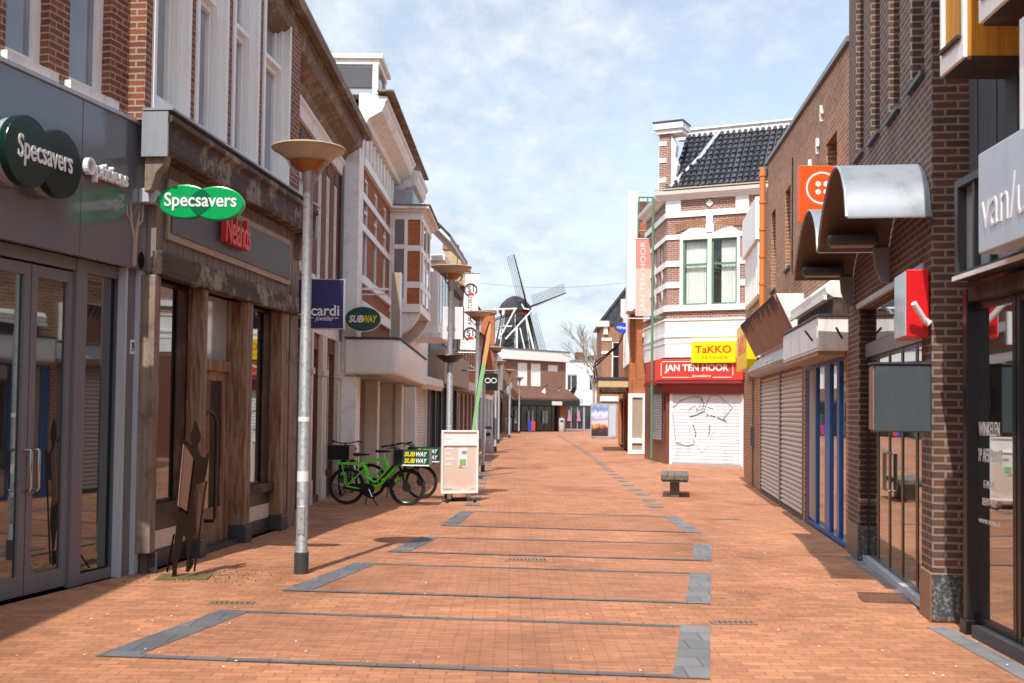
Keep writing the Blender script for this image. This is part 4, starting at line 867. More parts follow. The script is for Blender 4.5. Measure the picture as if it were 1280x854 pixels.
MB(GT).box(1.42, 1.65, .002, .07, 8.05, 8.62).build('keystone', 'white', r)
dm = MB(GT).prism([(1.53, 8.92), (1.66, 9.05), (1.53, 9.18), (1.40, 9.05)], .002, .05).build('diamond', 'white', r)
w_ = MB(GT); # white surround and window
w_.box(.48, .58, -.12, .06, 5.53, 8.0); w_.box(2.50, 2.60, -.12, .06, 5.53, 8.0); w_.prism([(.48, 7.82), (2.60, 7.82), (2.60, 8.0), (2.3, 8.22), (1.53, 8.36), (.8, 8.22), (.48, 8.0)], -.10, .03); w_.box(1.47, 1.60, -.1, .05, 5.53, 7.82)
S = w_.build('window_surround', 'white', r, bevel=.01)
for a, b in ((.58, 1.47), (1.60, 2.50)):
    q = window(GT, r, a, b, 5.53, 7.82, d=-.05, fw=.065, tr=(.62,), bw=.07, fm='green_frame', pm='clear')
    for k, (c0, c1) in enumerate(((a+.06, a+.48), (a+.40, b-.06)) if a < 1 else ((a+.30, b-.06),)):
        cu = MB(GT); n = 14
        for i in range(n):
            x0 = c0+(c1-c0)*i/n; x1 = c0+(c1-c0)*(i+1)/n; d0 = -.20+.018*math.sin(i*2.1); d1 = -.20+.018*math.sin((i+1)*2.1)
            cu.quad((x0, d0, 5.6), (x1, d1, 5.6), (x1, d1, 7.8), (x0, d0, 7.8))
        cu.build('curtain', 'curtain', q, smooth=True, fix=False)
    MB(GT).box(a+.02, b-.02, -.30, -.28, 5.55, 7.8).build('dark_room', 'black_matt', q)
for sgn in (0, 1):    # brick relieving arches
    ar = MB(GT)
    for i in range(11):
        t0 = i/11; x = (.30+1.1*t0) if not sgn else (1.68+1.05*t0); h = .20*math.sin(PI*(t0*.62+.1 if not sgn else .95-t0*.62))
        ar.box(x, x+.088, .002, .035, 8.02+h, 8.30+h)
    ar.build('brick_arch', 'brick_orange', r)
wall(GS, r, .0, 4.6, 3.6, 9.3, [(.7, 1.5, 5.53, 8.0), (2.1, 2.9, 5.53, 8.0), (3.4, 4.1, 5.53, 8.0)], 'brick_mid', rev=.2, depth=2, name='side_wall', body=False)
for a in (.7, 2.1, 3.4): window(GS, r, a, a+.8 if a < 3 else 4.1, 5.53, 8.0, d=-.06, fw=.08, tr=(.62,), fm='white', pm='glass')
cp = [(0, 0), (.10, .02), (.14, .12), (.30, .18), (.34, .30), (0, .34)]
cornice(GT, -.36, 5.2, 9.22, cp).build('cornice', 'white', r, bevel=.008); MB(GS).prism([(a, 9.22+b) for a, b in cp], .02, 4.7, 'u').build('side_cornice', 'white', r, bevel=.008)
MB(GT).box(-.36, 5.2, .30, .37, 9.56, 9.60).build('gutter', 'gold', r)
rf = MB(GT); rf.add([(-.1, .2, 9.57), (5.2, .2, 9.57), (5.2, -1.5, 11.85), (.35, -1.5, 11.85), (-.1, -4, 9.57), (5.2, -4, 9.57)], [(0, 1, 2, 3), (0, 3, 4), (3, 2, 5, 4)]); rf.build('roof', 'slate_tile', r)
for i in range(18):
    pass
tl = MB(GT); rr = random.Random(4)
for i in range(23):                                              # rows of pantiles, each lapping the one below
    x = .30+i*.21
    for k in range(11):
        t0, t1 = k/11, (k+1.12)/11
        if t1 > 1: t1 = 1
        P = lambda t, o: (max(x, .35*t+.0), .20-1.7*t+o*.8, 9.60+2.27*t+o*.6)
        j = rr.uniform(-.006, .006)
        tl.tube([P(t0, .045+j), P(t1, .0+j)], [.085, .07], 6)
tl.build('tile_rolls', 'slate_tile', r, smooth=True)
MB(GT).tube([(.15, .18, 9.68), (.55, -.35, 10.32), (1.0, -.70, 10.88), (1.45, -1.40, 11.85)], .085, 6).build('lead_flashing', 'zinc', r)
MB(GT).box(-.1, 5.2, -1.72, -1.46, 11.72, 12.04).box(-.14, 5.2, -1.76, -1.40, 12.04, 12.10).build('ridge_board', 'white_old', r)
gb = MB(GT).box(-.30, .10, -.5, .02, 9.57, 11.6).build('gable_pier', 'brick_mid', r)
for z in (9.9, 10.6, 11.2): MB(GT).box(-.33, -.04, -.52, .045, z, z+.16).build('stone_band', 'white', gb)
vl = MB(GT).prism([(.11, 9.6), (.52, 9.6), (.46, 9.9), (.30, 10.1), (.36, 10.5), (.26, 10.8), (.30, 11.2), (.11, 11.6)], -.35, .0).build('volute', 'white', gb, bevel=.02)
MB(GT).box(-.40, .55, -.6, .12, 11.6, 11.75).box(-.48, .60, -.7, .20, 11.75, 11.98).build('gable_cap', 'white', gb, bevel=.02); MB(GT).box(-.5, .62, -.72, .22, 11.98, 12.04).build('cap_flashing', 'dark_grey', gb)
# ground floor
wall(GT, r, .0, 5.2, 0, 3.6, [(.14, 2.72, 0, 2.5)], 'stone_red', rev=.15, depth=4, name='ground_floor_wall', d=-.002)
sh = slats(GT, .24, 2.66, .06, 2.46, -.03, .11, .014).build('roller_shutter', 'shutter_white', r, fix=False)
MB(GT).box(.14, .24, -.1, .02, 0, 2.5).build('guide_rail', 'white', sh); MB(GT).box(2.66, 2.74, -.1, .02, 0, 2.5).build('guide_rail', 'white', sh); MB(GT).box(.24, 2.66, -.03, .01, 0, .06).build('bottom_rail', 'shutter_grey', sh)
gf = MB(GT)
def stroke(m, pts, r_=.012):
    P = [(x, -.006, z) for x, z in pts]
    m.tube(P, r_, 5)
def scr(px, py): return GT.at(px, py, -.006)
for pts in ([(845, 555), (842, 525), (840, 510), (852, 500), (866, 496), (877, 497), (875, 508), (870, 514)], [(880, 512), (888, 495), (897, 494), (916, 509), (902, 526)], [(845, 553), (858, 557), (868, 555)]): stroke(gf, [scr(*p) for p in pts], .018)
gf.build('blue_graffiti', 'graff_blue', sh)
gf = MB(GT)
for pts in ([(862, 521), (872, 518), (880, 514), (886, 520)], [(888, 519), (900, 523), (908, 527)], [(887, 531), (886, 545)], [(876, 497), (880, 505), (877, 513)], [(866, 530), (870, 542), (867, 552)]): stroke(gf, [scr(*p) for p in pts], .016)
gf.build('dark_graffiti', 'graff_dark', sh)
gf = MB(GT)
for pts in ([(858, 520), (866, 545), (874, 560), (878, 565), (884, 555), (890, 540), (896, 520), (892, 510), (884, 508), (882, 520)], [(860, 512), (868, 506), (874, 512)]): stroke(gf, [scr(*p) for p in pts], .026)
gf.build('white_graffiti', 'graff_white', sh)
MB(GS).box(.25, 2.6, .001, .04, .75, 2.5).build('side_stone', 'stone_red', r)
s2 = slats(GS, .5, 2.3, .8, 2.45, .045, .09, .02).build('side_shutter', 'shutter_grey', r, fix=False)
wall(GS, r, 0, 4.6, 0, 3.6, [], 'stone_red', depth=2, name='side_ground_floor', d=-.003, body=False)
aw = thing('red_awning', GT, 'dark red folded awning under the red jeweller sign, above the white roller shutter', 'awning')
MB(GT).prism([(.03, 2.48), (.10, 2.46), (.34, 2.72), (.42, 2.86), (.03, 2.88)], -.05, 2.78, 'u').build('cloth', 'reddark', aw); MB(GT).box(-.40, 2.8, .36, .46, 2.80, 2.90).build('front_bar', 'reddark', aw); MB(GS).box(.0, 2.4, .02, .40, 2.74, 2.86).build('side_cloth', 'reddark', aw)
sg = thing('fascia_sign', GT, 'red jeweller fascia sign with white lettering in an oval border, on the corner house', 'shop sign')
MB(GT).box(-.30, 2.78, .10, .30, 2.92, 3.64).build('panel', 'redsign', sg, bevel=.01); MB(GS).box(.1, 2.5, .10, .3, 2.92, 3.64).build('side_panel', 'redsign', sg)
bd = MB(GT)
for a, b, c, d_ in ((-.05, 2.40, 3.55, 3.575), (-.05, .95, 3.0, 3.022), (1.75, 2.40, 3.0, 3.022), (-.10, -.076, 3.06, 3.52), (2.43, 2.454, 3.06, 3.52)): bd.box(a, b, .3005, .305, c, d_)
bd.build('border', 'letter', sg)
text('JAN TEN HOOR', GT, sg, 1.17, 3.31, .3005, 2.26, 'letter', .31, bold=.03, spacing=1.0); text('Juweliers', GT, sg, 1.34, 3.05, .3005, .70, 'letter', .12, shear=.35, bold=.01)
sg = thing('yellow_sign', GT, 'bright yellow fashion store sign with red lettering, above the red jeweller sign', 'shop sign')
MB(GT).box(1.02, 2.56, .12, .42, 3.50, 4.24).build('case', 'yellow', sg, bevel=.01)
text('TaKKO', GT, sg, 1.79, 3.96, .4205, 1.26, 'redpure', .25, bold=.012); text('FASHION', GT, sg, 1.84, 3.68, .4205, .86, 'redpure', .085, spacing=1.7)
# green drainpipe and banner
pg = thing('drainpipe', Fac((5.22, 43.9), (5.3, 43.9), 'L'), 'slim green pipe climbing the corner house beside the tall banner', 'pipe')
Fq = Fac((5.25, 40.6), (6.25, 40.6), 'L')
pz = thing('banner_pole', Fq, 'slim green pole with a cross arm, at the corner house beside the tall banner', 'pole')
bpy.data.objects.remove(pg)
p0 = at(815.5, 400, 39.5); Fq = cam_face(p0.x, 39.5); pz.matrix_basis = Fq.M; WM[pz] = Fq.M
MB(Fq).tube([(0, 0, .2), (0, 0, 9.4)], .045, 8).build('pole', 'green_frame', pz, smooth=True); MB(Fq).box(-.1, .32, -.02, .02, 5.12, 5.2).build('arm', 'green_frame', pz)
p0 = at(794, 395, 42.5); p1 = at(815, 300, 42.5); Fb = cam_face(p0.x, 42.5)
bn = thing('banner', Fb, 'tall faded red jeweller banner with vertical white lettering on the right side', 'banner'); wd = p1.x-p0.x; zt = p1.z
MB(Fb).box(0, wd, -.015, .015, p0.z, p0.z+(zt-p0.z)*.62).build('cloth', 'banner', bn); MB(Fb).box(0, wd, -.015, .015, p0.z+(zt-p0.z)*.62, zt).build('upper_cloth', 'banner2', bn)
text('JAN TEN HOOR', Fb, bn, wd*.5, (p0.z+zt)/2+.05, .0155, (zt-p0.z)*.92, 'letter_faded', .26, rot=PI/2)
MB(Fb).tube([(-.5, 0, p0.z-.1), (wd+.2, 0, p0.z-.1)], .025, 6).build('lower_arm', 'galv', bn); MB(Fb).tube([(-.1, 0, zt+.03), (wd+.2, 0, zt+.03)], .025, 6).build('upper_arm', 'galv', bn)
# ------------------------------------------------------------------ LEFT, further down
F5 = Fac((-3.28, 34.6), (-3.02, 40.4), 'L'); E5 = 5.8
r = thing('white_gabled_house', F5, 'white painted house with a deep sloping white eave and a boxed bay window', 'building')
wall(F5, r, 0, E5, 2.9, 7.4, [(3.2, 5.2, 4.3, 6.2)], 'white', rev=.12, depth=7)
window(F5, r, 3.2, 5.2, 4.3, 6.2, d=-.04, fw=.08, mul=(.5,), tr=(.7,), pm='glass')
MB(F5).prism([(1.35, 7.10), (1.35, 6.96), (-1.9, 10.1), (-6.5, 5.9), (-6.5, 6.1), (-1.9, 10.36)], -.30, E5, 'u').build('roof', 'white_old', r)
MB(F5).prism([(1.37, 7.06), (1.37, 7.16), (-1.9, 10.44), (-6.5, 6.2), (-6.5, 6.12), (-1.9, 10.38)], -.32, E5, 'u').build('roof_covering', 'slate_tile', r)
by = MB(F5).box(.25, 3.0, 0, .95, 4.2, 6.42).build('bay', 'white', r, bevel=.01)
MB(F5).box(.1, 3.1, 0, 1.15, 6.425, 6.62).build('bay_moulding', 'white_old', by, bevel=.02); MB(F5).box(.15, 3.05, 0, 1.05, 4.02, 4.196).build('bay_moulding', 'white_old', by, bevel=.02)
MB(F5).box(.238, .249, .10, .40, 4.4, 5.6).box(.238, .249, .10, .40, 5.7, 6.25).build('bay_pane', 'glass_blind', by); MB(F5).box(.24, .249, .52, .88, 4.4, 6.25).build('bay_panel', 'white_old', by)
for k in range(3): MB(F5).box(.5+k*.83, 1.15+k*.83, .951, .965, 4.5, 6.2).build('bay_pane', 'glass', by)
wall(F5, r, 0, E5, 0, 2.9, [(.3, 2.7, .0, 2.5), (3.0, 5.5, 0, 2.5)], 'white_old', rev=.3, depth=7, name='ground_floor_wall')
MB(F5).box(.05, .25, 0, .3, 0, 2.6).build('pilaster', 'white', r)
for a, b in ((.3, 2.7), (3.0, 5.5)): slats(F5, a, b, .05, 2.5, -.1, .1, .02).build('roller_shutter', 'cream', r, fix=False)
MB(F5).prism([(0, 2.55), (.5, 2.45), (.6, 2.6), (.55, 2.85), (0, 2.95)], .1, 5.6, 'u').build('shop_awning', 'cream', r, bevel=.02)
MB(F5).tube([(E5-.15, .06, .05), (E5-.15, .06, 7.0)], .05, 8).build('downpipe', 'grey_frame', r, smooth=True)
F6 = Fac((-3.0, 40.5), (-2.5, 52), 'L')
r = thing('dark_painted_house', F6, 'dark grey painted house behind the second lamp post, with a brown shop fascia', 'building')
W6 = [(.8+1.9*i, 1.7+1.9*i, 4.5, 6.3) for i in range(6)]
wall(F6, r, 0, 11.5, 2.9, 7.0, W6, 'dark_grey', rev=.15, depth=7)
for a, b, c, d_ in W6: window(F6, r, a, b, c, d_, d=-.05, fw=.08, fm='grey_light', pm='glass', sill='grey_frame')
cornice(F6, 0, 11.5, 6.9, [(0, 0), (.2, .05), (.3, .25), (0, .3)]).build('cornice', 'dark_grey', r)
MB(F6).box(.3, 11, 0, .55, 2.75, 4.0).build('shop_fascia', 'board_tan', r, bevel=.03)
wall(F6, r, 0, 11.5, 0, 2.9, [(.3+2.2*i, 2.2+2.2*i, 0, 2.7) for i in range(5)], 'dark_grey', rev=.3, depth=7, name='ground_floor_wall')
for i in range(5): window(F6, r, .3+2.2*i, 2.2+2.2*i, .05, 2.7, d=-.12, fw=.1, mul=(.5,), fm='grey_frame', pm='glass')
F7 = Fac((-2.5, 52), (-2.0, 66), 'L')
r = thing('chimney_row_house', F7, 'terraced brick house with a red roof and a rank of yellow brick chimneys', 'building')
W7 = [(1+1.9*i, 2+1.9*i, 4.2, 6.2) for i in range(7)]
wall(F7, r, 0, 14, 2.9, 7.6, W7, 'brick_bright', rev=.15, depth=7)
for a, b, c, d_ in W7: window(F7, r, a, b, c, d_, d=-.05, fw=.09, tr=(.65,), pm='glass', sill='white_old')
MB(F7).prism([(.25, 7.6), (-3.4, 9.6), (-7, 7.6)], 0, 14, 'u').build('roof', 'brown_tile', r)
for i in range(6):
    u = .1+i*2.5; c = MB(F7).box(u, u+.6, -.75, -.15, 7.4, 9.3-.02*i).build('chimney', 'brick_yellow', r); MB(F7).box(u-.06, u+.66, -.81, -.09, 9.3-.02*i, 9.55-.02*i).build('chimney_cap', 'brick_bright', c)
wall(F7, r, 0, 14, 0, 2.9, [(.5+2.7*i, 2.8+2.7*i, 0, 2.6) for i in range(5)], 'brick_red', rev=.3, depth=7, name='ground_floor_wall')
for i in range(5): window(F7, r, .5+2.7*i, 2.8+2.7*i, .05, 2.6, d=-.12, fw=.1, mul=(.5,), fm='white', pm='glass')
cornice(F7, 0, 14, 2.75, [(0, 0), (.3, .05), (.35, .45), (0, .5)]).build('shop_fascia', 'white_old', r)
F8 = Fac((-2.0, 66.2), (-1.35, 82), 'L')
r = thing('red_roof_shop', F8, 'distant brick shop on the left with white upper windows and one tall orange chimney', 'building')
W8 = [(1+2.4*i, 2.4+2.4*i, 3.9, 5.7) for i in range(6)]
wall(F8, r, 0, 15.8, 2.9, 6.4, W8, 'brick_red', rev=.15, depth=7)
for a, b, c, d_ in W8: window(F8, r, a, b, c, d_, d=-.04, fw=.1, mul=(.5,), pm='glass', sill='white')
MB(F8).prism([(.2, 6.4), (-3.4, 8.2), (-7, 6.4)], 0, 15.8, 'u').build('roof', 'brown_tile', r)
c = MB(F8).box(7.2, 8.1, -.4, .5, 2.9, 8.2).build('chimney', 'brick_bright', r); MB(F8).box(7.1, 8.2, -.5, .6, 8.2, 8.4).build('chimney_cap', 'brick_red', c)
wall(F8, r, 0, 15.8, 0, 2.9, [(.4+3.8*i, 3.8+3.8*i, 0, 2.6) for i in range(4)], 'white_old', rev=.3, depth=7, name='ground_floor_wall')
for i in range(4): window(F8, r, .4+3.8*i, 3.8+3.8*i, .05, 2.6, d=-.12, fw=.1, mul=(.33, .66), fm='grey_light', pm='glass')
F9 = Fac((-1.35, 82.2), (-.80, 97.5), 'L')
r = thing('white_terrace_shop', F9, 'distant white shop house on the left, next to the far brick corner shop', 'building')
W9 = [(1+2.4*i, 2.6+2.4*i, 3.7, 5.6) for i in range(6)]
wall(F9, r, 0, 15.2, 2.9, 6.3, W9, 'white_old', rev=.15, depth=7)
for a, b, c, d_ in W9: window(F9, r, a, b, c, d_, d=-.04, fw=.1, mul=(.5,), fm='white', pm='glass')
wall(F9, r, 0, 15.2, 0, 2.9, [(.4+3.7*i, 3.6+3.7*i, 0, 2.6) for i in range(4)], 'dark_grey', rev=.3, depth=7, name='ground_floor_wall')
for i in range(4): window(F9, r, .4+3.7*i, 3.6+3.7*i, .05, 2.6, d=-.12, fw=.1, mul=(.5,), fm='black', pm='glass')
MB(F9).prism([(0, 3.6), (0, 3.4), (1.2, 2.7), (1.25, 2.8)], 8, 15, 'u').build('awning', 'slate_box', r)
# ------------------------------------------------------------------ far end of the street
FE = Fac((-.75, 98.5), (5.0, 104), 'L'); EL = FE.L
r = thing('far_corner_shop', FE, 'brown brick corner shop closing the street, white flat roof edge, tiled canopy and dark shopfront', 'building')
WE = [(1.75, 2.95, 4.1, 6.15), (3.4, 4.65, 4.1, 6.15), (5.6, 6.9, 5.5, 6.1)]
wall(FE, r, 0, EL, 2.6, 6.4, WE, 'brick_red', rev=.15, depth=8)
for a, b, c, d_ in WE: window(FE, r, a, b, c, d_, d=-.03, fw=.12, mul=(.33, .66), bw=.09, pm='curtain')
MB(FE).box(-.3, EL+.2, -8, .35, 6.4, 7.3).build('roof_edge', 'white', r, bevel=.03); MB(FE).box(-.35, EL+.25, .2, .40, 7.3, 7.4).build('roof_flashing', 'grey_frame', r)
MB(FE).prism([(0, 3.9), (.05, 3.9), (1.5, 3.0), (1.5, 2.85), (0, 2.85)], 1.0, EL+.3, 'u').build('tiled_canopy', 'brown_tile', r); MB(FE).box(.9, EL+.35, .1, 1.5, 2.35, 2.85).build('canopy_fascia', 'black', r)
wall(FE, r, 0, EL, 0, 2.6, [(.5, EL-.9, 0, 2.35)], 'brick_red', rev=.4, depth=8, name='ground_floor_wall')
window(FE, r, .5, EL-.9, .05, 2.35, d=-.2, fw=.08, mul=(.15, .3, .45, .6, .75, .9), fm='black', pm='glass')
for u in (1.6, 3.2, 3.7, 5.1, 5.5):
    MB(FE).box(u, u+.28, -.19, -.15, .75, 1.9).build('window_display', 'glass_blind' if int(u*10) % 2 else 'glass_painted_sky', r)
MB(FE).box(EL-.85, EL-.05, .001, .12, 0, 2.6).build('brick_pier', 'brick_bright', r)
MB(FE).box(4.6, 5.9, 1.51, 1.54, 2.4, 2.75).build('canopy_sign', 'shutter_white', r)
p0 = at(610, 538, 99); Fk = cam_face(.6, 99.5)
for k, (px, mt, lab) in enumerate(((609.5, 'blue', 'blue'),)):
    pass
q = at(660, 530, 99.5); Fk = cam_face(q.x, 99.0)
rk = thing('display_stand', Fk, 'small blue and red display stand before the far dark shopfront', 'stand')
MB(Fk).box(0, .32, -.4, 0, .12, .95).build('blue_side', 'bluesign', rk); MB(Fk).box(.325, .62, -.4, 0, .12, .95).build('red_side', 'redsign', rk); MB(Fk).box(0.02, .6, -.38, -.02, 0, .12).build('base', 'dark_grey', rk)
for k, (px, py, Y, col) in enumerate(((676, 492, 101, 0), (694, 494, 103, 0), (714, 490, 104, 1), (634, 485, 97, 2))):
    p = at(px, py, Y); Fk = cam_face(p.x, Y)
    t = thing('street_pennant', Fk, ('white pennant on the dark canopy, nearer the middle of its front', 'white pennant on the dark canopy, nearer its right corner', 'black pennant hanging out beyond the canopy corner', 'pale green pennant on the awning at the left end of the far shop')[k], 'pennant', 'pennants along the far shops')
    MB(Fk).prism([(-.5, -.5+p.z), (.35, .55+p.z), (.45, .1+p.z), (.1, -.5+p.z)], 0, .03).build('cloth', ('letter', 'letter', 'black', 'leaf')[k] if k < 3 else 'glass_blind', t); MB(Fk).tube([(-.8, 0.015, p.z-.8), (.6, .015, p.z+.85)], .03, 6).build('staff', 'black', t)
FW = Fac((4.9, 112.5), (9.2, 112.9), 'L')
r = thing('far_white_shop', FW, 'distant white rendered shop with two casement windows and pink clothes in its window', 'building')
wall(FW, r, 0, 4.6, 2.6, 6.9, [(.62, 1.75, 3.95, 5.6), (2.85, 4.1, 3.95, 5.6)], 'white', rev=.15, depth=8)
for a, b in ((.62, 1.75), (2.85, 4.1)): window(FW, r, a, b, 3.95, 5.6, d=-.05, fw=.09, mul=(.4,), pm='glass')
MB(FW).box(-.1, 4.7, -8, .1, 6.9, 7.05).build('roof_edge', 'grey_frame', r); MB(FW).box(1.7, 2.6, -2, -1, 7.05, 7.9).build('roof_unit', 'brown_tile', r); MB(FW).box(3.0, 3.7, -2, -1, 7.05, 7.6).build('roof_unit', 'brown_tile', r)
MB(FW).box(-.05, .45, .0, .14, 0, 6.0).build('brick_pier', 'brick_bright', r)
wall(FW, r, 0, 4.6, 0, 2.6, [(.5, 4.4, 0, 2.5)], 'white_old', rev=.3, depth=8, name='ground_floor_wall')
window(FW, r, .5, 2.4, .05, 2.5, d=-.15, fw=.07, mul=(.33, .66), fm='grey_light', pm='glass'); window(FW, r, 2.45, 4.4, .05, 2.5, d=-.15, fw=.07, mul=(.5,), fm='grey_light', pm='glass')
for u in (.72, 1.68): MB(FW).prism([(u, .9), (u+.4, .9), (u+.30, 1.7), (u+.28, 2.0), (u+.12, 2.0), (u+.10, 1.7)], -.14, -.06).build('pink_dress', 'pink', r)
MB(FW).box(.9, 2.3, .01, .05, 2.75, 3.2).build('sign_panel', 'grey_light', r)
# ------------------------------------------------------------------ RIGHT, further down
F6r = cam_face(4.85, 47.6, -.06)
r = thing('brown_tiled_house', F6r, 'narrow house with a white side panel and brown hung tiles, behind the tall banner', 'building')
wall(F6r, r, .45, 3.5, 3.2, 10.1, [], 'brick_bright', depth=5)
MB(F6r).box(.42, 2.4, .002, .10, 7.2, 9.3).build('hung_tiles', 'brown_tile', r)
MB(F6r).prism([(.10, 9.35), (.42, 9.2), (.30, 9.25), (2.4, 9.25)], 0, .1) if 0 else None
MB(F6r).box(.02, .43, -1.5, .12, 6.1, 11.2).build('white_side_panel', 'white', r, bevel=.02); MB(F6r).box(.46, 2.4, -2.5, -.5, 10.1, 10.9).build('roof_hut', 'brown_tile', r)
rl = MB(F6r)
for z in (9.5, 10.2, 10.95): rl.tube([(.46, .16, z), (1.6, .16, z)], .035, 6)
for u in (.48, .85, 1.2, 1.58): rl.tube([(u, .16, 9.4), (u, .16, 10.98)], .03, 6)
rl.build('green_railing', 'green_frame', r)
MB(F6r).box(.25, .75, .10, .6, 6.15, 6.45).build('white_ledge', 'white', r)
MB(F6r).box(.72, 1.55, .0, .9, 4.0, 4.95).build('boxed_bay', 'grey_light', r, bevel=.02); MB(F6r).box(.66, 1.6, 0, 1.0, 4.95, 5.1).build('bay_lid', 'white', r)
wall(F6r, r, .3, 3.5, 0, 3.2, [], 'brick_bright', depth=5, name='ground_floor_wall', d=-.01)
dr = window(F6r, r, .10, .88, .03, 2.6, d=.12, fw=.17, tr=(.22,), bw=.2, fm='white', pm='board_tan', name='door', fd=.1)
MB(F6r).box(.9, 1.4, 0, .1, 0, 2.6).build('grey_jamb', 'grey_frame', r)
F7r = Fac((5.15, 49.0), (6.0, 63), 'R')
r = thing('striped_shop', F7r, 'shop house with striped upper panels, a thin gold canopy and a dark entrance', 'building')
wall(F7r, r, 0, 14, 2.9, 6.6, [(.6, 5.8, 3.9, 6.2)], 'brick_bright', rev=.1, depth=6)
st = MB(F7r)
for i in range(9): st.box(.65+i*.57, .92+i*.57, -.02, .08, 3.95, 6.9)
st.build('white_stripes', 'white', r); MB(F7r).box(.6, 5.8, -.06, -.02, 3.9, 6.2).build('red_panel', 'stone_red', r)
wall(F7r, r, 0, 14, 0, 2.9, [(1.5, 6, 0, 2.5), (7, 13, 0, 2.5)], 'brick_bright', rev=.5, depth=6, name='ground_floor_wall')
window(F7r, r, 7, 13, .05, 2.5, d=-.15, fw=.1, mul=(.33, .66), fm='black', pm='glass'); MB(F7r).box(1.5, 6, -.35, -.3, 0, 2.5).build('dark_entrance', 'black_matt', r)
q = MB(F7r).box(1.0, 7.0, .0, 1.35, 2.90, 3.25).build('gold_canopy', 'gold', r, bevel=.02); MB(F7r).box(.95, 7.05, .0, 1.42, 3.25, 3.36).build('canopy_lid', 'dark_grey', q); MB(F7r).box(1.0, 7, .1, 1.2, 2.70, 2.899).build('canopy_soffit', 'wood_dark', q)
text('INTERFLORA', cam_face(F7r.A.x, F7r.A.y), None, 0, 0, 0, 1, 'letter_grey') if 0 else None
rb = MB(F7r); rb.tube([(1.0, 1.4, 3.3), (1.4, 1.5, 4.0), (2.2, .9, 4.5), (3.2, .35, 5.0), (3.6, .1, 5.6)], .035, 8); rb.tube([(6.6, 1.4, 3.3), (6.3, 1.5, 4.0), (5.2, .9, 4.5), (4.6, .35, 5.0)], .035, 8); rb.build('canopy_scroll', 'rust', r, smooth=True)
p0 = at(779.5, 410, 51.5); Fp = cam_face(p0.x, 51.5)
sg = thing('oval_sign', Fp, 'small blue oval sign with white lettering, hanging over the gold canopy', 'shop sign')
MB(Fp).disc(0, p0.z, .41, .235, -.06, .06).build('case', 'bluesign', sg); text('Primera', Fp, sg, .07, p0.z, .0605, .52, 'letter', .15, bold=.02); MB(Fp).disc(-.27, p0.z+.02, .055, .055, .0605, .066, 14).build('emblem', 'letter_gold', sg); MB(Fp).tube([(.3, 0, p0.z), (1.0, 0, p0.z+.05)], .025, 6).build('bracket', 'galv', sg)
F8r = cam_face(6.45, 80.5, -.03)
r = thing('slate_roof_house', F8r, 'far orange brick house with white bands and a steep slate roof', 'building')
wall(F8r, r, 0, 2.6, 2.7, 8.1, [(.72, 1.45, 4.2, 6.9)], 'brick_orange', rev=.15, depth=8)
window(F8r, r, .72, 1.45, 4.2, 6.9, d=-.04, fw=.09, tr=(.6,), pm='glass')
for z in (4.0, 6.0, 6.95): MB(F8r).box(-.02, .70, .001, .05, z, z+.2).build('stone_band', 'white', r); MB(F8r).box(1.47, 2.6, .001, .05, z, z+.2).build('stone_band', 'white', r)
MB(F8r).box(-.4, .5, -.4, .3, 7.95, 8.35).build('gutter_end', 'white', r, bevel=.03); MB(F8r).box(.1, .4, 0, .15, 7.4, 7.95).build('corbel', 'white_old', r)
MB(F8r).prism([(-.35, 8.1), (2.2, 11.4), (2.6, 11.4), (2.6, 8.1)], -8, .12).build('roof', 'slate_tile', r)
MB(F8r).prism([(-.45, 8.05), (-.3, 8.0), (2.25, 11.3), (2.1, 11.42)], .12, .25).build('verge', 'slate_tile', r)
MB(F8r).box(1.3, 2.2, -.8, .6, 8.6, 9.9).build('dormer', 'white_old', r, bevel=.03)
wall(F8r, r, 0, 2.6, 0, 2.7, [(1.5, 2.4, 0, 2.4)], 'brick_tan', rev=.3, depth=8, name='ground_floor_wall'); MB(F8r).box(1.5, 2.4, -.35, -.3, 0, 2.4).build('dark_doorway', 'black_matt', r)
MB(F8r).box(-.1, 2.6, .001, .12, 2.6, 2.95).build('shop_cornice', 'white_old', r)
# glazed canopy side panels
# poster display
p0 = at(738, 549, 77.6); Fp = cam_face(p0.x, 77.6, .05)
pd = thing('poster_display', Fp, 'freestanding poster board with a sunset city picture near the far end of the street', 'poster board')
M['sunset'] = poster('sunset', [(0, (.03, .02, .02)), (.22, (.06, .03, .03)), (.32, (.65, .25, .08)), (.42, (.75, .55, .5)), (.55, (.30, .28, .45)), (.72, (.6, .65, .8)), (.85, (.15, .2, .4)), (1, (.3, .38, .6))])
fr = MB(Fp); fr.box(0, 1.8, -.10, 0, .05, 2.40); fr.build('board', 'glass_blind', pd); MB(Fp).box(.07, 1.22, .001, .02, .16, 2.30).build('poster', 'sunset', pd); MB(Fp).box(1.30, 1.74, .001, .015, .16, 2.30).build('side_panel', 'grey_light', pd); MB(Fp).box(.1, .3, -.3, .2, 0, .05).box(1.5, 1.7, -.3, .2, 0, .05).build('foot', 'dark_grey', pd)
